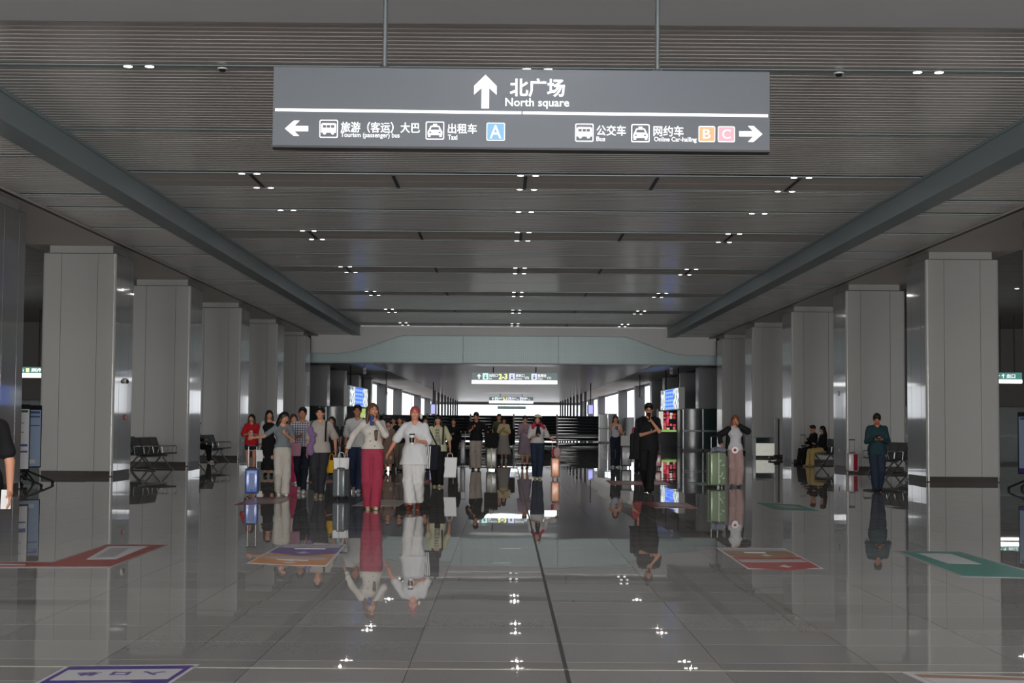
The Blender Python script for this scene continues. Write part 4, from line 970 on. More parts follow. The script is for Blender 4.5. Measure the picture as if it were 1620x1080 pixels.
        t0 = w0 + d * .03 + s * .024; t1 = t0 + (d * .6 + s * .75 + n * .25).normalized() * .038; t2 = t1 + (d * .85 + s * .3 + n * .5).normalized() * .03
        pr += [seg_prim(t0, t1, .0125, .010, k=.006), seg_prim(t1, t2, .010, .008, k=.004)]
        P.J['hd'].append(w0 + d * .075 + n * .03); P.J.setdefault('hn', []).append((d, n, s))
        return solid(pr, .0062)
    def world(P, v): return P.root.matrix_basis @ Vector(v)
    def at_hand(P, i):
        R = Matrix.Rotation(P.root.rotation_euler.z, 3, 'Z'); return Vector(P.root.location) + R @ (P.J['hd'][i] * P.s)
    def part(P, name, prims, m, h=None, label=None, **kw):
        X, Q = solid(prims, h or P.res, **kw)
        return link(name, np_mesh(name, [(X, Q, 0)], [m]), P.root, label=label)
    # ---- hair
    def hair(P, style, c):
        pr = [ell_prim((0, .018, .118), (.086, .100, .096), .02)]; sub = [ell_prim((0, -.105, .055), (.068, .075, .085))]
        if style == 'short': sub = [ell_prim((0, -.105, .05), (.069, .085, .100)), ell_prim((0, -.02, -.025), (.12, .09, .06))]; pr = [ell_prim((0, .02, .128), (.088, .103, .094), .02), ell_prim((.012, -.052, .188), (.062, .048, .030), .02)]
        if style in ('long', 'longfront'):
            pr += [seg_prim((-.045, .06, .10), (-.06, .075, -.16), .052, .045, k=.03), seg_prim((.045, .06, .10), (.06, .075, -.16), .052, .045, k=.03)]
            f = -.04 if style == 'longfront' else .02
            for s_ in (-1, 1): pr += [seg_prim((s_ * .068, .0, .13), (s_ * .082, .015, .0), .026, .03, k=.02), seg_prim((s_ * .082, .015, .0), (s_ * .098, f, -.17 if style == 'long' else -.23), .032, .026, k=.02)]
        if style == 'bob':
            for s_ in (-1, 1): pr += [seg_prim((s_ * .07, .0, .13), (s_ * .085, .01, -.01), .03, .034, k=.02)]
            pr += [seg_prim((-.04, .07, .1), (-.045, .075, -.03), .05, .05, k=.03), seg_prim((.04, .07, .1), (.045, .075, -.03), .05, .05, k=.03)]
        if style == 'tied': pr += [ell_prim((0, .125, .12), (.04, .04, .045), .015)]; sub += [ell_prim((.09, .0, .02), (.03, .045, .06)), ell_prim((-.09, .0, .02), (.03, .045, .06))]
        if style == 'bangs': sub = [ell_prim((0, -.105, .045), (.062, .075, .068))]; pr += [ell_prim((0, -.055, .135), (.07, .045, .035), .02)]
        if style == 'bangs':
            for s_ in (-1, 1): pr += [seg_prim((s_ * .068, .0, .13), (s_ * .085, .0, -.02), .03, .034, k=.02), seg_prim((s_ * .085, .0, -.02), (s_ * .10, -.03, -.2), .034, .028, k=.02)]
            pr += [seg_prim((-.045, .06, .10), (-.06, .075, -.12), .05, .045, k=.03), seg_prim((.045, .06, .10), (.06, .075, -.12), .05, .045, k=.03)]
        X, Q = solid(pr, .0085 if P.res < .0125 else .012, subs=sub, tuft=.0042 if style == 'short' else .0022); link('hair', np_mesh('hair', [(P.hx(X), Q, 0)], [hairm(c)]), P.root)
    # ---- clothes
    def top(P, m, sleeve='short', hem=.86, flare=0.0, loose=.016, name='shirt', collar=1.40, fold=.0042, open_front=False, label=None):
        J, w, dz = P.J, P.w, P.dz; o = loose; mm = 1.0 if P.g == 'm' else .93; hz = .90 + dz; hem += dz
        wst = (.128 if P.g == 'm' else .118) * w
        pr = [seg_prim((0, 0, hem - .03), (0, 0, hz + .26), .128 * w + o + flare, wst + o * .8, sy=.80, k=.03), seg_prim((0, 0, hz + .2), (0, 0, hz + .37), wst + o * .8, .128 * w + o, sy=.78, k=.03),
              seg_prim((-.075 * mm, 0, 1.27 + dz), (.075 * mm, 0, 1.27 + dz), .107 * mm * w + o, sy=.82, k=.03), seg_prim((-P.J['sh'][1].x * .86, .012, 1.366 + dz), (P.J['sh'][1].x * .86, .012, 1.366 + dz), .048 + o * .6, k=.04)] + [seg_prim((s_ * .04, .015, 1.43 + dz), (s_ * J['sh'][1].x * .8, .012, 1.383 + dz), .034 + o * .5, k=.03) for s_ in (-1, 1)]
        if P.g == 'f': pr += [ell_prim((s_ * .062, -.066, 1.245 + dz), (.065 + o * .5, .048 + o * .5, .07), k=.045) for s_ in (-1, 1)]
        if sleeve != 'strap': pr.append(seg_prim((-.065 * w, 0, hz + .02 if hem < hz else hem), (.065 * w, 0, hz + .02 if hem < hz else hem), .102 * w + o * .8 - (.02 if flare else 0), sy=.92, k=.03))
        if hem < hz + .03 and sleeve != 'strap': pr += [seg_prim((s_ * .068 * w, 0, hem - .04), (s_ * .062 * w, 0, hz + .06), .112 * w + o * .6 + flare * .7, .104 * w + o * .5, sy=.95, k=.03) for s_ in (-1, 1)]
        if hem > .99 + dz: pr[0] = seg_prim((0, 0, hem - .03), (0, 0, hz + .26), wst + o + flare, wst + o, sy=.8, k=.03)
        for i in (0, 1):
            sh, el, wr = J['sh'][i], J['el'][i], J['wr'][i]
            if sleeve == 'short': e = sh.lerp(el, .72); pr += [seg_prim(sh, e, .046 + o * .6, .047 + o * .8, k=.03)]
            elif sleeve == 'half': e = sh.lerp(el, .88); pr += [seg_prim(sh, e, .046 + o * .6, .054 + o, k=.03)]
            elif sleeve == 'long': pr += [seg_prim(sh, el, .046 + o * .6, .044 + o * .7, k=.03), seg_prim(el, el.lerp(wr, .97), .044 + o * .7, .030 + o * .6, k=.015)]
            elif sleeve == 'strap': pr += [seg_prim(sh + Vector((-.08 if i else .08, -.03, -.05)), sh + Vector((-.08 if i else .08, 0, .045)), .018, k=.01)]
        if sleeve in ('strap',): pr.pop(3)
        subs = [ell_prim((0, -.07, collar + .085 + dz), (.062, .09, .085)), ell_prim((0, 0, 1.50 + dz), (.072, .075, .07))]
        return P.part(name, pr, m, subs=subs, cuts=[((0, 0, -1), -hem)], fold=fold, label=label)
    def trousers(P, m, ankle=.07, knee=.078, end=.07, waist=1.02, name='trousers', fold=.0052, top_r=.10, label=None):
        J, w, dz = P.J, P.w, P.dz; hz = .90 + dz
        pr = [seg_prim((-.065 * w, 0, hz + .01), (.065 * w, 0, hz + .01), .108 * w, sy=.92, k=.03), seg_prim((-.03, 0, hz + .02), (-.03, 0, waist + dz + .03), .125 * w, .112 * w, sy=.85, k=.03), seg_prim((.03, 0, hz + .02), (.03, 0, waist + dz + .03), .125 * w, .112 * w, sy=.85, k=.03)]
        for i in (0, 1):
            h_, k_, a_ = J['hip'][i], J['kn'][i], J['an'][i]
            e = a_ + Vector((0, 0, end - .085)) if end < .3 else h_.lerp(k_, (hz - end) / .43)
            if end < .3: pr += [seg_prim(h_, k_, top_r * w, knee, k=.015), seg_prim(k_, e, knee, ankle, k=.015)]
            else: pr += [seg_prim(h_, e, top_r * w, knee, k=.015)]
        cuts = [((0, 0, 1), waist + dz)]
        if end < .3: cuts.append(((0, 0, -1), -max(.03, end - .03)))
        return P.part(name, pr, m, cuts=cuts, fold=fold, label=label)
    def skirt(P, m, end=.35, bottom=.24, waist=1.05, name='skirt', fold=.006, label=None):
        w, dz = P.w, P.dz
        pr = [seg_prim((s_ * (.05 if bottom < .22 else .07), 0, end - .05), (s_ * .065, 0, .92 + dz), bottom - .05, .125 * w, sy=1.15, k=.04) for s_ in (-1, 1)] + [seg_prim((0, 0, .90 + dz), (0, 0, waist + dz + .03), .16 * w, .125 * w, sy=.78, k=.03)]
        return P.part(name, pr, m, cuts=[((0, 0, -1), -end), ((0, 0, 1), waist + dz)], fold=fold, label=label)
    def shoes(P, m, big=1.0, sole=None):
        for i in (0, 1):
            a, b = [Vector(q) for q in P.foot(i)]
            o = P.part('shoe', [seg_prim(a, b, .044 * big, .036 * big, k=.015), seg_prim(a + Vector((0, 0, .02)), a.lerp(b, .4) + Vector((0, 0, .012)), .042 * big, .036 * big, k=.02)], m, h=.010, cuts=[((0, 0, -1), -.003)])

def place(px, py, head_py):
    p = on_floor(px, py); top = at_depth(px, head_py, p.y); return p.x, p.y, top.z
# ------------------------------------------------------------------ luggage, bags and hand-held things
def suitcase(px0, px1, top_py, base_py, col, lab, handle=0.0, rz=0.0, depth=0.26, pattern=None, ribs=5, lean=0, frame=None, metal=.1, x=None):
    p = on_floor((px0 + px1) / 2, base_py); W = (px1 - px0) * p.y / F_PX; top = at_depth((px0 + px1) / 2, top_py, p.y).z
    t = thing('suitcase', lab, 'suitcase', (p.x, p.y, 0), rz); z0 = 0.055; H = top - z0
    m = mat('suitcase_shell', S(*col), .3, metal, coat=.3); t.rotation_euler.x = lean
    W -= abs(math.sin(rz)) * depth * .6
    MB().box(-W / 2, W / 2, -depth / 2, depth / 2, z0, z0 + H).build('shell', m, t, bevel=0.035, seg=4, smooth=True)
    for i in range(ribs):
        xx = -W / 2 + W * (i + 1) / (ribs + 1); MB().box(xx - .006, xx + .006, -depth / 2 - .006, -depth / 2 + .004, z0 + .05, z0 + H - .05).build('rib', m, t, bevel=.003)
    MB().box(-W / 2 - .003, W / 2 + .003, -.008, .008, z0 + .0, z0 + H + .003).build('frame', frame or m_dark, t, bevel=.003)
    for a in (-1, 1):
        for b in (-1, 1):
            wl = MB().tube((a * (W / 2 - .05) - .012, b * (depth / 2 - .05), .028), (a * (W / 2 - .05) + .012, b * (depth / 2 - .05), .028), .028, n=12).build('wheel', m_black, t)
            MB().box(a * (W / 2 - .05) - .018, a * (W / 2 - .05) + .018, b * (depth / 2 - .05) - .018, b * (depth / 2 - .05) + .018, .035, z0 + .01).build('wheel_housing', m_black, wl)
    MB().path([(-.07, -.02, z0 + H), (-.07, -.02, z0 + H + .02), (.07, -.02, z0 + H + .02), (.07, -.02, z0 + H)], .010).build('carry_handle', m_black, t)
    if handle:
        hb_ = MB()
        for a in (-.075, .075): hb_.tube((a, depth / 2 - .04, z0 + H - .02), (a, depth / 2 - .04, z0 + H + handle), .006)
        hh = hb_.build('telescopic_handle', m_steel, t); MB().tube((-.09, depth / 2 - .04, z0 + H + handle), (.09, depth / 2 - .04, z0 + H + handle), .014).build('grip', m_black, hh)
    if pattern: pattern(t, W, depth, z0, H)
    return t
def bag_box(name, lab, cat, loc, W, D, H, m, rz=0, handles=True, taper=.85, hm=None, strap=.14):
    t = thing(name, lab, cat, loc, rz)
    MB().add([(-W / 2 * taper, -D / 2, 0), (W / 2 * taper, -D / 2, 0), (W / 2 * taper, D / 2, 0), (-W / 2 * taper, D / 2, 0), (-W / 2, -D / 2.6, H), (W / 2, -D / 2.6, H), (W / 2, D / 2.6, H), (-W / 2, D / 2.6, H)],
             [(0, 3, 2, 1), (4, 5, 6, 7), (0, 1, 5, 4), (1, 2, 6, 5), (2, 3, 7, 6), (3, 0, 4, 7)]).build('bag_body', m, t, bevel=.012)
    if handles:
        for y in (-D / 3, D / 3): MB().path([(-W / 5, y, H - .01), (-W / 7, y * .6, H + strap * .8), (0, 0, H + strap), (W / 7, y * .6, H + strap * .8), (W / 5, y, H - .01)], .006, n=6).build('bag_handle', hm or m, t)
    return t
m_phone = mat('phone_body', (0.02, 0.02, 0.025), .2)
def phone(P, i, lab, m=None, tilt=-50, off=(0, 0, 0)):
    h = P.at_hand(i) + Vector(off); t = thing('phone', lab, 'phone', h, P.root.rotation_euler.z); t.rotation_euler.x = math.radians(tilt)
    MB().box(-.038, .038, -.005, .005, -.075, .085).build('case', m or m_phone, t, bevel=.004); MB().box(-.034, .034, .005, .006, -.07, .08).build('screen', m_blackgloss, t)
    return t
def shoulder_bag(P, side, lab, m, stripes=None, size=(.30, .12, .34), z=.80, cross=False):
    sg = -1 if side == 0 else 1; s = P.s; loc = P.world(Vector((sg * (P.J['sh'][1].x + .10), .03, z)))
    t = thing('shoulder_bag', lab, 'bag', loc, P.root.rotation_euler.z + .5 * -sg); W, D, H = size
    MB().add([(-W / 2 * .9, -D / 2, 0), (W / 2 * .9, -D / 2, 0), (W / 2 * .9, D / 2, 0), (-W / 2 * .9, D / 2, 0), (-W / 2, -D / 4, H), (W / 2, -D / 4, H), (W / 2, D / 4, H), (-W / 2, D / 4, H)],
             [(0, 3, 2, 1), (4, 5, 6, 7), (0, 1, 5, 4), (1, 2, 6, 5), (2, 3, 7, 6), (3, 0, 4, 7)]).build('bag_body', m, t, bevel=.02)
    if stripes:
        for k in range(3): MB().add([(-.05 + k * .035, -D / 2 - .008, .02), (-.03 + k * .035, -D / 2 - .008, .02), (-.03 + k * .035, -D / 4 - .012, H - .02), (-.05 + k * .035, -D / 4 - .012, H - .02)], [(0, 1, 2, 3)]).build('stripe', stripes, t, label='white stripe')
    sh = Vector((-sg * .06, 0, (P.J['sh'][1].z + .055 - z) * s))
    a = Vector((-W * .35, 0, H)); b = Vector((W * .35, 0, H)); sh = Matrix.Rotation(-.5 * -sg, 3, 'Z') @ (sh - Vector((sg * .06, 0, 0)) * 1)
    MB().path([a, a.lerp(sh, .9) + Vector((0, -.05, 0)), sh, b.lerp(sh, .9) + Vector((0, .06, 0)), b], .012, n=6).build('strap', m, t)
    return t
def backpack(P, lab, m, straps=True):
    t = thing('backpack', lab, 'backpack', P.world((0, .17, 1.0)), P.root.rotation_euler.z); s = P.s
    MB().box(-.15 * s, .15 * s, -.06, .09, -.02, .42 * s).build('bag_body', m, t, bevel=.05, seg=3, smooth=True)
    MB().box(-.11 * s, .11 * s, .09, .13, .02, .2 * s).build('pocket', m, t, bevel=.015)
    if straps:
        for a in (-1, 1): MB().path([(a * .10 * s, -.05, .36 * s), (a * .115 * s, -.16 * s, .455 * s), (a * .125 * s, -.285 * s, .40 * s), (a * .135 * s, -.305 * s, .25 * s), (a * .155 * s, -.2 * s, .08), (a * .13 * s, -.04, .03)], .017, n=6).build('strap', m, t)
    return t
black = (24, 24, 27); 
def mk(label, px, py, hy, **k):
    x, y, h = place(px, py, hy); return Person(label, x, y, h, **k)
# --- cropped man at the left edge
P = Person('man in a black tee cut off by the left edge, one arm hanging down', at_depth(-35, 700, 11.8).x, 11.8, 1.66, rz=.25, g='m', w=1.08, armR=((.085, -.10, -.50), (.5, 1, 0)), armL='down', stride=.2, res=.010, hair='short')
P.top(cloth(black), 'short', hem=.84, loose=.02); P.trousers(cloth((30, 30, 34))); P.shoes(cloth((40, 40, 42)))
phone(P, 1, 'white phone in the hand of the man at the left edge', m_white, tilt=-25)
# --- woman in grey top leading the blue suitcase
P = mk('woman in a grey tee and cream trousers reaching out to a blue suitcase', 446, 784, 651, rz=.25, armL=((.44, -.12, -.20), (0, .8, -1)), armR='chest', stride=.14, lead=1, head=(18, 30, 8), res=.0115, hair='long', hairc=(24, 20, 20))
P.top(cloth((122, 128, 132)), 'short', hem=.98, loose=.010); P.trousers(cloth((196, 190, 180)), ankle=.085, knee=.09); P.shoes(m_sole)
suitcase(387, 409.5, 741, 785, (52, 84, 150), 'blue hard-shell suitcase with a shiny front at the far left of the group', handle=.42, rz=.12, ribs=2, pattern=lambda t, W, D, z0, H: MB().box(-W / 2 + .07, W / 2 - .07, -D / 2 - .008, -D / 2, z0 + .08, z0 + H - .08).build('front_panel', mat('suitcase_sheen', S(92, 112, 160), .5, .0), t, bevel=.006))
# --- girl in red
P = mk('girl in a red tee and dark shorts holding a phone at far left', 397, 749, 655, rz=.1, armL='belly', armR='low', head=(4, -12, 0), res=.013, hair='longfront')
P.top(cloth((190, 28, 38)), 'half', hem=.80, loose=.03); P.trousers(cloth((34, 34, 48)), end=.74, knee=.095); P.shoes(m_sole); phone(P, 1, 'white phone held by the girl in red', m_white)
MB().box(-.07, .07, -.175, -.168, 1.05, 1.12).build('print', cloth((210, 190, 190)), P.root, label='pale print')
# --- woman in black dress
P = mk('woman in a long black dress under a pale cardigan, behind the grey tee', 424.5, 753, 649, rz=.1, armL='down', armR='down', stride=.03, head=(2, 15, 0), res=.013, hair='longfront')
P.top(cloth(black), 'strap', hem=.9, loose=.012, name='dress_top'); P.skirt(cloth(black), end=.16, bottom=.20, name='dress_skirt'); P.shoes(cloth(black))
P.part('cardigan', [seg_prim((s_ * .15, .01, 1.36), (s_ * .155, .02, .95), .045, .05, sy=1.2) for s_ in (-1, 1)] + [seg_prim(P.J['sh'][i], P.J['el'][i], .06, k=.02) for i in (0, 1)] + [seg_prim(P.J['el'][i], P.J['wr'][i], .052, .042, k=.02) for i in (0, 1)], cloth((190, 192, 196)))
bag_box('paper_bag', 'small white bag carried low by the woman in the black dress', 'bag', (P.at_hand(0).x, P.at_hand(0).y - .02, P.at_hand(0).z - .42), .26, .1, .3, m_white, strap=.1)
# --- plaid shirt man
P = mk('man in a white and navy plaid shirt and dark trousers', 477, 780, 645, rz=.05, g='m', armL='low', armR='down', stride=.22, lead=1, res=.0115, hair='short', skinc=(178, 122, 94))
def plaid():
    m = mat('plaid', (.5, .5, .5), .8); nt = m.node_tree; N = nt.nodes; L = nt.links; tc = N.new('ShaderNodeTexCoord'); sp = N.new('ShaderNodeSeparateXYZ'); L.new(tc.outputs['Object'], sp.inputs[0])
    outs = []
    for i in (0, 2):
        a = N.new('ShaderNodeMath'); a.operation = 'MULTIPLY'; a.inputs[1].default_value = 21; L.new(sp.outputs[i], a.inputs[0]); f = N.new('ShaderNodeMath'); f.operation = 'FRACT'; L.new(a.outputs[0], f.inputs[0])
        g_ = N.new('ShaderNodeMath'); g_.operation = 'LESS_THAN'; g_.inputs[1].default_value = .42; L.new(f.outputs[0], g_.inputs[0]); outs.append(g_)
    ad = N.new('ShaderNodeMath'); ad.operation = 'ADD'; L.new(outs[0].outputs[0], ad.inputs[0]); L.new(outs[1].outputs[0], ad.inputs[1]); hf = N.new('ShaderNodeMath'); hf.operation = 'MULTIPLY'; hf.inputs[1].default_value = .5; L.new(ad.outputs[0], hf.inputs[0])
    mx = N.new('ShaderNodeMix'); mx.data_type = 'RGBA'; mx.inputs[6].default_value = (*S(205, 205, 215), 1); mx.inputs[7].default_value = (*S(50, 54, 82), 1); L.new(hf.outputs[0], mx.inputs[0]); L.new(mx.outputs[2], N['Principled BSDF'].inputs['Base Color']); return m
P.top(plaid(), 'short', hem=.93, loose=.016); P.trousers(cloth((36, 40, 54)), ankle=.055, knee=.072); P.shoes(m_sole)
bag_box('tote_bag', 'small pink tote bag hanging between the grey tee and the plaid shirt', 'bag', (P.at_hand(0).x - .08, P.at_hand(0).y, P.at_hand(0).z - .42), .22, .08, .26, cloth((206, 150, 170)), strap=.14)
# --- woman behind, between
P = mk('woman with reddish hair in pale pink, half hidden behind the plaid shirt', 463, 765, 655, rz=0, armL='drink', armR='down', head=(0, 20, 0), res=.014, hair='long', hairc=(70, 38, 30))
P.top(cloth((205, 170, 175)), 'short'); P.trousers(cloth((176, 50, 95)), ankle=.09, knee=.09); P.shoes(m_sole)
# --- man in beige shirt
P = mk('young man in a beige short-sleeved shirt with a purple plush over his shoulder', 505, 786, 644, rz=-.05, g='m', w=1.08, armL='down', armR='side', stride=.08, res=.0115, hair='bangs' if False else 'short', hairc=(12, 12, 14))
P.top(cloth((186, 178, 170)), 'half', hem=.84, loose=.026); P.trousers(cloth((52, 52, 58)), ankle=.062, knee=.08); P.shoes(cloth((150, 140, 115)))
P.part('hair_top', [ell_prim((s_ * .035, -.03 - .015 * (s_ == 0), 1.685), (.045, .055, .03)) for s_ in (-1, 0, 1)], hairm((12, 12, 14)))
t = thing('plush_toy', 'purple plush strap hanging from the shoulder of the man in beige', 'plush', P.world((-.13, -.175, .86)), P.root.rotation_euler.z)
X_, Q_ = solid([ell_prim((-.03, 0, .40), (.06, .035, .075), .03), ell_prim((.02, 0, .31), (.075, .04, .06), .03), ell_prim((.02, 0, .20), (.055, .035, .07), .03), ell_prim((-.03, 0, .10), (.06, .035, .06), .03), ell_prim((-.02, 0, .0), (.07, .04, .075), .03)], .009)
link('body', np_mesh('body', [(X_, Q_, 0)], [cloth((136, 108, 150))]), t)
MB().path([(-.03, 0, .44), (-.02, .04, .54), (0, .12, .56)], .012, n=6).build('loop', cloth((90, 70, 110)), t)
MB().path([(.13, -.14, 1.05), (.135, -.165, 1.25), (.13, -.1, 1.40), (.12, .0, 1.435)], .017, n=6).build('strap', cloth(black), P.root, label='black backpack strap')
hd = P.at_hand(1)
bag_box('paper_bag', 'white paper bag carried above the grey suitcase', 'bag', (hd.x + .14, hd.y - .05, hd.z - .42), .30, .12, .34, m_white, rz=.15, strap=.10)
bag_box('plastic_bag', 'yellow bag hanging next to the white paper bag', 'bag', (hd.x - .06, hd.y + .12, hd.z - .37), .20, .1, .24, cloth((222, 170, 30)), strap=.12)
suitcase(527, 552, 742, 790, (100, 108, 112), 'grey hard-shell suitcase with a bright middle line, between beige shirt and pink trousers', handle=.42, rz=-.3, ribs=1, pattern=lambda t, W, D, z0, H: MB().box(-.012, .012, -D / 2 - .012, -D / 2, z0 + .03, z0 + H).build('front_line', m_white, t))
# --- man in white tee
P = mk('tall man in a white tee and blue jeans behind the woman in pink trousers', 564, 778, 641, rz=0, g='m', w=1.0, armL='down', armR='down', stride=.16, res=.012, hair='short', skinc=(160, 108, 84))
P.top(cloth((206, 206, 206)), 'half', hem=.88, loose=.024); P.trousers(cloth((44, 56, 84)), ankle=.065, knee=.08); P.shoes(cloth((190, 180, 160)))
# --- woman pink trousers
P = mk('woman in a cream cardigan and raspberry pink wide trousers drinking from a blue can', 588, 806, 638, rz=.12, w=1.0, armR='drink', armL=((.24, .02, -.40), (.3, 1, 0)), stride=.07, head=(-4, 20, 0), res=.0105, hair='long', hairc=(88, 60, 44))
P.top(cloth((214, 208, 200)), 'long', hem=.97, loose=.016); P.trousers(cloth((168, 58, 82)), ankle=.09, knee=.095, end=.05, waist=1.04); P.shoes(cloth((205, 185, 150)))
P.part('hair_end', [seg_prim((.05, -.16, 1.25), (.05, -.17, 1.12), .03, .02)], hairm((88, 60, 44)))
for k, (a, b) in enumerate(((-.05, 1.22), (-.04, 1.1), (.03, 1.02), (.04, 1.15))): MB().sphere((a, -.165, b), .010).build('button', cloth((150, 110, 80)), P.root)
h = P.at_hand(1); t = thing('drink_can', 'blue drink can held to the mouth of the woman in pink trousers', 'drink can', (h.x - .02, h.y - .01, h.z - .09)); t.rotation_euler = (math.radians(15), 0, 0)
MB().tube((0, 0, 0), (0, 0, .15), .034, n=16).build('body', mat('can_blue', (.06, .10, .30), .3, .3), t); MB().tube((0, 0, .15), (0, 0, .165), .034, .026, n=16).tube((0, 0, -.012), (0, 0, 0), .027, .034, n=16).build('rim', m_chrome, t)
# --- woman in white, red hair
P = mk('woman with pinkish-red hair all in white holding a takeaway coffee', 655, 806, 643, rz=-.10, w=1.13, armL=((.24, -.12, -.42), (.3, 1, 0)), armR='belly', stride=.10, lead=0, head=(-6, 8, 0), res=.0105, hair=None, skinc=(205, 140, 116))
P.hair('tied', (165, 74, 80)); P.top(cloth((224, 224, 226)), 'half', hem=.74, flare=.055, loose=.024, fold=.0055); P.trousers(cloth((222, 220, 218)), ankle=.095, knee=.095, end=.14, fold=.007); P.shoes(cloth((110, 52, 38)))
h = P.at_hand(1); t = thing('coffee_cup', 'white paper coffee cup with a black lid held by the woman in white', 'cup', (h.x - .03, h.y - .03, h.z - .06))
MB().tube((0, 0, 0), (0, 0, .15), .030, .042, n=18).build('cup', m_white, t); MB().tube((0, 0, .15), (0, 0, .172), .045, .040, n=18).build('lid', m_black, t, label='black lid'); MB().tube((-.004, -.008, .03), (-.004, -.008, .11), .036, .042, n=12).build('sleeve_print', m_dark, t)
shoulder_bag(P, 1, 'large black shoulder bag with three white stripes on the woman in white', cloth((28, 30, 42)), stripes=m_white, size=(.34, .14, .40), z=.66)
t = thing('hair_clip', 'white clip in the red hair', 'hair clip', P.world((.10, .03, 1.54))); MB().sphere((0, 0, 0), (.022, .03, .045), 10, 7).build('bow', m_white, t, smooth=True); MB().tube((-.03, 0, 0), (0, 0, 0), .01, n=8).build('pin', m_chrome, t)
# --- woman in cream shirt
P = mk('woman with a black fringe in an open cream shirt and wide black trousers', 692, 770, 656, rz=-.05, w=1.12, armL='down', armR='side', stride=.06, res=.0115, hair='bangs', hairc=(14, 13, 15))
P.top(cloth((206, 204, 170)), 'half', hem=.84, loose=.026); P.trousers(cloth(black), ankle=.10, knee=.10, end=.07); P.shoes(cloth((190, 180, 140)))
def stripes():
    m = mat('striped', (.3, .3, .3), .8); nt = m.node_tree; N = nt.nodes; L = nt.links; tc = N.new('ShaderNodeTexCoord'); wv = N.new('ShaderNodeTexWave'); wv.bands_direction = 'Z'; wv.inputs['Scale'].default_value = 9; wv.inputs['Distortion'].default_value = 1.5
    rp = N.new('ShaderNodeValToRGB'); rp.color_ramp.interpolation = 'CONSTANT'; rp.color_ramp.elements[0].color = (.03, .03, .03, 1); rp.color_ramp.elements[1].position = .5; rp.color_ramp.elements[1].color = (.55, .53, .42, 1)
    L.new(tc.outputs['Object'], wv.inputs['Vector']); L.new(wv.outputs['Fac'], rp.inputs[0]); L.new(rp.outputs[0], N['Principled BSDF'].inputs['Base Color']); return m
P.part('undershirt', [seg_prim((0, -.10, 1.33), (0.02, -.115, .93), .055, .068, sy=.95)], stripes(), label='black and cream patterned top'); P.part('undershirt_hem', [seg_prim((.02, -.115, .93), (.02, -.115, .87), .07, .07)], cloth(black))
MB().path([(.13, -.15, 1.0), (.14, -.165, 1.2), (.14, -.1, 1.42), (.13, .02, 1.45)], .02, n=6).build('strap', cloth((40, 28, 26)), P.root, label='dark shoulder strap')
h = P.at_hand(1); bag_box('paper_bag', 'white paper bag with a small dark mark beside the black wide trousers', 'bag', (h.x + .02, h.y, h.z - .56), .32, .12, .44, m_white, strap=.10)
# --- man all in black standing behind
P = mk('person all in black standing behind the woman in cream', 717, 738, 662, rz=0, g='m', armL='low', armR='down', res=.015, hair='short'); P.top(cloth(black), 'long', loose=.024); P.trousers(cloth(black)); P.shoes(cloth(black))
suitcase(728, 736, 696, 736, (150, 150, 155), 'small pale suitcase with a dark bag on top, left of the man in beige trousers', handle=.3)
# --- man in black tee and beige trousers
P = mk('man in a black polo and beige trousers looking at his phone', 753, 743, 652, rz=-.1, g='m', w=1.08, armL='chest', armR=((.22, -.10, -.36), (.3, 1, -.2)), head=(16, -5, 0), res=.014, hair='short', skinc=(190, 130, 105))
P.top(cloth(black), 'half', loose=.024, hem=.86); P.trousers(cloth((182, 168, 158)), ankle=.08, knee=.09); P.shoes(cloth((60, 48, 42))); phone(P, 0, 'phone held up by the man in the black polo')
suitcase(769, 786, 708, 744, (98, 96, 84), 'olive grey suitcase with a pale middle line beside the man in beige trousers', handle=.3, ribs=1, pattern=lambda t, W, D, z0, H: MB().box(-.015, .015, -D / 2 - .012, -D / 2, z0 + .03, z0 + H).build('front_line', cloth((225, 220, 190)), t))
p = on_floor(777, 744); t_ = bag_box('travel_bag', 'black travel bag sitting on the olive suitcase', 'bag', (p.x, p.y, at_depth(777, 708, p.y).z + .005), .40, .24, .44, cloth(black), handles=True, taper=1.0)
# --- cream blouse and long skirt
P = mk('woman in a cream blouse and long pale skirt looking down', 797, 729, 660, rz=0, armL='chest', armR='low', head=(18, 0, 0), res=.015, hair='bob')
P.top(cloth((218, 204, 158)), 'half', hem=.98, loose=.024); P.skirt(cloth((176, 168, 162)), end=.26, bottom=.27); P.shoes(m_sole)
shoulder_bag(P, 1, 'black backpack hanging from the arm of the woman in the cream blouse', cloth(black), size=(.34, .2, .60), z=.62)
P = mk('man in an olive shirt half hidden behind the cream blouse', 789, 727, 655, rz=.2, g='m', armL='down', armR='low', res=.015, hair='short'); P.top(cloth((96, 96, 76)), 'short'); P.trousers(cloth((40, 42, 50))); P.shoes(cloth(black))
# --- lilac
P = mk('woman in a long lilac dress behind the girl with the pink scarf', 830, 738, 657, rz=.1, armL='chest', armR='low', head=(20, 0, 0), res=.015, hair='tied')
P.top(cloth((160, 140, 156)), 'long', loose=.02, name='dress_top'); P.skirt(cloth((150, 132, 146)), end=.42, bottom=.23, name='dress_skirt'); P.shoes(cloth((60, 45, 45)))
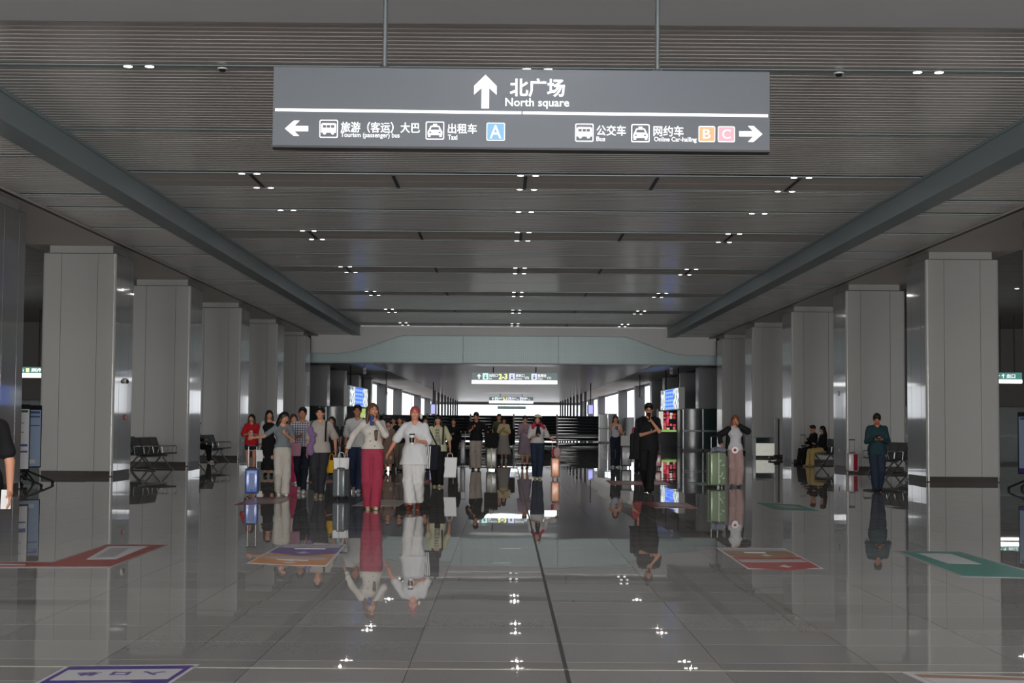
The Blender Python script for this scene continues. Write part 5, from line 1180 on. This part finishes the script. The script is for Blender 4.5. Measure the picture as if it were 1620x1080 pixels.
# --- girl white tee
P = mk('girl in a white tee, cap and flared jeans pulling an orange suitcase', 850, 757, 656, rz=.05, w=1.08, armL='low', armR=((.30, -.04, -.34), (0, .8, -1)), stride=.08, head=(8, -5, 0), res=.0125, hair='longfront')
P.top(cloth((208, 206, 206)), 'half', hem=.95, loose=.022); P.trousers(cloth((40, 52, 72)), ankle=.085, knee=.08, end=.07); P.shoes(cloth((200, 180, 140)))
P.part('scarf', [seg_prim((-.09, -.03, 1.43), (.09, -.03, 1.43), .06, sy=1.2), seg_prim((-.12, -.05, 1.44), (-.13, -.08, 1.36), .045), seg_prim((.1, -.05, 1.42), (.16, -.06, 1.36), .045)], cloth((190, 42, 80)), label='bright pink neck scarf')
P.part('ribbon', [seg_prim((0, -.12, 1.42), (-.035, -.16, 1.18), .028, .036, sy=.5), seg_prim((.01, -.12, 1.42), (.05, -.16, 1.20), .026, .032, sy=.5), ell_prim((-.03, -.13, 1.42), (.045, .02, .028)), ell_prim((.035, -.13, 1.42), (.045, .02, .028))], cloth(black), label='black ribbon tie')
P.part('cap', [ell_prim((0, .0, 1.66), (.095, .11, .06)), ell_prim((.06, -.11, 1.645), (.07, .07, .012))], cloth((216, 206, 190)), label='pale cap'); phone(P, 0, 'phone in the hand of the girl with the pink scarf')
suitcase(871.5, 885, 724, 758, (212, 150, 116), 'small orange-beige suitcase pulled by the girl with the pink scarf', handle=.42, ribs=3, depth=.22, frame=cloth((190, 130, 100)))
p = on_floor(879, 758); t = thing('soft_bag', 'small pale pink bag tied on the orange suitcase', 'bag', (p.x, p.y, at_depth(879, 724, p.y).z + .004)); MB().sphere((.03, 0, .13), (.10, .09, .14), 12, 8).build('bag_body', cloth((206, 170, 165)), t, smooth=True); MB().sphere((-.08, -.02, .14), (.04, .04, .08), 10, 7).build('charm', cloth((190, 50, 70)), t, smooth=True)
# --- girl long hair right
P = mk('girl with long brown hair, white tank top and dark jeans holding a phone', 973.5, 739, 657, rz=0, armL='up', armR='chest', head=(12, 0, 0), res=.014, hair='longfront', hairc=(60, 42, 34))
P.top(cloth((200, 196, 206)), 'strap', hem=.98, loose=.012); P.trousers(cloth((36, 44, 58)), ankle=.085, knee=.075); P.shoes(m_sole); phone(P, 1, 'phone held by the girl in the white tank top')
suitcase(982.5, 998.5, 705, 740, (62, 66, 68), 'dark grey ribbed suitcase beside the girl in the white tank top', ribs=8)
p = on_floor(990, 740); bag_box('plastic_bag', 'white plastic bag on the dark grey suitcase', 'bag', (p.x - .02, p.y, at_depth(990, 705, p.y).z + .004), .28, .18, .32, cloth((210, 210, 206)), taper=1.05, handles=True)
# --- man in black with phone
P = mk('man in black with glasses looking at his phone, one arm folded', 1026, 779, 638, rz=-.25, g='m', w=1.04, armL='fold', armR=((-.06, -.30, -.02), (.5, -.1, -1)), stride=.18, lead=1, head=(14, 12, 0), res=.0105, hair='short')
P.top(cloth((22, 23, 27)), 'short', loose=.022, hem=.80); P.trousers(cloth((18, 18, 20)), ankle=.075, knee=.09); P.shoes(cloth((20, 18, 18))); phone(P, 1, 'phone held up by the man in black', off=(0, -.02, .06), tilt=-30)
gl = P.root; gm = MB()
for s_ in (-1, 1):
    pts = [(s_ * .034 + .026 * math.cos(a * PI / 5), -.100, .095 + .020 * math.sin(a * PI / 5)) for a in range(11)]; gm.path(pts, .003, n=5); gm.tube((s_ * .06, -.098, .1), (s_ * .082, .0, .09), .0025, n=5)
gm.tube((-.01, -.101, .1), (.01, -.101, .1), .0025, n=5); o = gm.build('glasses', m_black, P.root); o.matrix_local = P.HM
backpack(P, 'black backpack on the man in black', cloth((26, 27, 32)))
t = thing('coat', 'long black coat hanging from the arm of the man in black', 'coat', P.world((-.22, -.02, .62)), P.root.rotation_euler.z)
X_, Q_ = solid([seg_prim((0, 0, .60), (-.05, 0, .0), .06, .125, sy=.6), seg_prim((.06, 0, .55), (.06, 0, .0), .06, .10, sy=.6)], .012, fold=.006, cuts=[((0, .1, -1), -.02)]); link('body', np_mesh('body', [(X_, Q_, 0)], [cloth((22, 22, 26))]), t)
X_, Q_ = solid([seg_prim((-.09, -.03, .5), (-.10, -.04, .15), .05, .045)], .012); link('sleeve', np_mesh('sleeve', [(X_, Q_, 0)], [cloth((26, 26, 30))]), t)
suitcase(1035, 1046, 718, 742, (110, 50, 52), 'dark red suitcase mostly hidden behind the man in black', handle=.3)
P = mk('woman in red and black half hidden behind the man in black', 1010, 748, 662, rz=.3, armL='chest', armR='down', res=.015, hair='long'); P.top(cloth((170, 70, 74)), 'short'); P.trousers(cloth(black)); P.shoes(cloth(black))
# --- woman black jacket
P = mk('woman with long red-brown hair in a black jacket and pink trousers', 1163, 770, 657, rz=.12, w=1.03, armR='up', armL=((.22, -.12, -.34), (.8, .6, 0)), head=(10, -8, 0), stride=.04, res=.0115, hair='longfront', hairc=(112, 62, 40))
P.top(cloth((206, 204, 208)), 'short', hem=.86, loose=.014); P.trousers(cloth((178, 148, 144)), ankle=.095, knee=.10, end=.07, fold=.006); P.shoes(cloth((90, 100, 90)))
J = P.J; P.part('jacket', [seg_prim((s_ * .14, .03, 1.36), (s_ * .15, .045, .95), .06, .075, sy=1.2) for s_ in (-1, 1)] + [seg_prim((-.12, .06, 1.35), (.12, .06, 1.35), .07), seg_prim((0, .09, 1.3), (0, .10, .98), .13, .15, sy=.5)] + [seg_prim(J['sh'][i], J['el'][i], .078, .082, k=.03) for i in (0, 1)] + [seg_prim(J['el'][i], J['el'][i].lerp(J['wr'][i], .9), .08, .055, k=.02) for i in (0, 1)], cloth((28, 27, 30)), label='open black jacket')
t = thing('round_pouch', 'small round white and pink pouch on the woman in the black jacket', 'pouch', P.world((-.06, -.19, .88))); MB().tube((0, 0, 0), (0, -.03, 0), .075, n=18).build('pouch', m_white, t); MB().tube((0, -.031, 0), (0, -.035, 0), .035, n=14).build('emblem', cloth((200, 60, 90)), t)
def leaves(t, W, D, z0, H):
    rnd = random.Random(4)
    for x_, z_ in ((.1, .75), (.28, .62), (.22, .36), (.12, .28), (.3, .22), (.05, .12)):
        a = rnd.uniform(0, PI); c_, s_ = math.cos(a), math.sin(a); q = [(.05, 0), (0, .018), (-.05, 0), (0, -.018)]
        MB().prism([(x_ * W + u_ * c_ - v_ * s_, z0 + z_ * H + u_ * s_ + v_ * c_) for u_, v_ in q], -D / 2 - .006, -D / 2 + .001).build('leaf_print', cloth((200, 205, 195)), t)
    MB().box(-.012, .012, -D / 2 - .01, -D / 2, z0 + .03, z0 + H).build('front_line', cloth((210, 220, 195)), t)
suitcase(1118, 1148, 716, 771, (122, 140, 112), 'large sage green suitcase with white leaf prints beside the woman in the black jacket', handle=.36, ribs=1, depth=.30, rz=.25, pattern=leaves, frame=cloth((190, 200, 170)))
p = on_floor(1133, 771); t = thing('neck_pillow', 'grey neck pillow lying on the sage green suitcase', 'pillow', (p.x + .04, p.y, at_depth(1133, 716, p.y).z + .006)); X_, Q_ = solid([seg_prim((-.12, -.06, .06), (-.02, .06, .07), .055, k=.03), seg_prim((-.02, .06, .07), (.12, -.04, .05), .055, k=.03)], .012); link('cushion', np_mesh('cushion', [(X_, Q_, 0)], [cloth((128, 132, 146))]), t); MB().box(-.03, .03, .09, .12, .04, .08).build('tag', m_white, t)
# --- man in teal
P = mk('man in a dark teal shirt and navy trousers typing on a phone', 1388, 778, 654, rz=-.1, g='m', w=1.08, armL='low', armR='low', stride=.10, lead=0, head=(26, -8, 0), res=.0105, hair='short', skinc=(165, 104, 78))
P.top(cloth((28, 56, 62)), 'long', loose=.026, hem=.80); P.trousers(cloth((34, 44, 62)), ankle=.075, knee=.09); P.shoes(cloth((22, 24, 28))); phone(P, 1, 'phone in both hands of the man in teal', tilt=-60, off=(-.04, -.02, .01))
p = on_floor(1350, 742); suitcase(1341, 1357, 717, 748, (205, 196, 200), 'white and red suitcase with its handle up, left of the man in teal', handle=.4, ribs=2, pattern=lambda t, W, D, z0, H: MB().box(0.0, W / 2 - .03, -D / 2 - .008, -D / 2, z0 + .02, z0 + H - .02).build('front_panel', cloth((150, 30, 48)), t))
# --- two seated people on the right
a = (10.42, 52.2)
P = Person('person in black sitting cross-armed on the bench by the second right column', 10.35, 51.3, 1.70, rz=-1.45, sit=True, armL='lap', armR='lap', res=.015, hair='long', head=(10, 0, 0)); P.top(cloth(black), 'long', loose=.03); P.trousers(cloth((196, 170, 110)), ankle=.075, knee=.09); P.shoes(cloth((150, 130, 110)))
P = Person('person in black lounging on the bench, dark shoes stretched out', 10.35, 52.9, 1.72, rz=-1.35, g='m', sit=True, armL='lap', armR='chest', res=.015, hair='short', head=(12, 0, 0)); P.top(cloth(black), 'long', loose=.03); P.trousers(cloth((26, 26, 30)), ankle=.07, knee=.09); P.shoes(cloth(black))
P = Person('person in black sitting on the left bench, mostly hidden by the second column', -10.82, 51.4, 1.68, rz=1.5, sit=True, armL='lap', armR='lap', res=.016, hair='short', head=(15, 0, 0)); P.top(cloth(black), 'long', loose=.03); P.trousers(cloth(black)); P.shoes(m_sole)
suitcase(1267, 1275, 705, 736, (50, 52, 56), 'small dark suitcase with raised handle beside the seated pair', handle=.38)
# --- background walkers
bgp = [
 ('person in a dark blue tee far behind, left of the patterned dress', 605, 738, 661, 'm', (70, 74, 110), (40, 42, 48), 'short'),
 ('woman in a brown patterned dress far behind the pink trousers', 614, 748, 665, 'f', (136, 112, 100), (136, 112, 100), 'tied'),
 ('person in a white tee far behind, between two dark walkers', 622, 735, 660, 'm', (190, 190, 190), (50, 50, 56), 'short'),
 ('broad man in a black tee walking behind the woman in white', 632, 745, 659, 'm', (26, 26, 30), (120, 110, 100), 'short'),
 ('woman in black behind the shoulder of the woman in white', 672, 745, 660, 'f', (24, 24, 30), (26, 26, 28), 'bob'),
 ('woman in black between the beige shirt and the white tee', 524, 752, 659, 'f', (40, 36, 40), (40, 38, 44), 'long'),
 ('walker with dark hair just behind the man in the white tee', 549, 750, 660, 'f', (60, 66, 76), (44, 44, 50), 'bob'),
 ('small far walker in dark clothes behind the white tee and pink trousers', 574, 742, 661, 'f', (44, 44, 52), (40, 40, 44), 'bob'),
 ('small figure in pale clothes far behind the group at the corridor mouth', 640, 728, 663, 'f', (150, 140, 136), (90, 86, 88), 'long')]
for lab, px, py, hy, g, tc1, tc2, hr in bgp:
    P = mk(lab, px, py, hy, rz=random.uniform(-.3, .3), g=g, armL='down', armR=random.choice(['down', 'low']), stride=.04 if 'dress' in lab else .12, res=.017, hair=hr, group='walkers far behind the group')
    P.top(cloth(tc1), 'half' if g == 'm' else 'short', loose=.02)
    (P.skirt(cloth(tc2), end=.3, bottom=.2) if 'dress' in lab else P.trousers(cloth(tc2))); P.shoes(cloth(black))
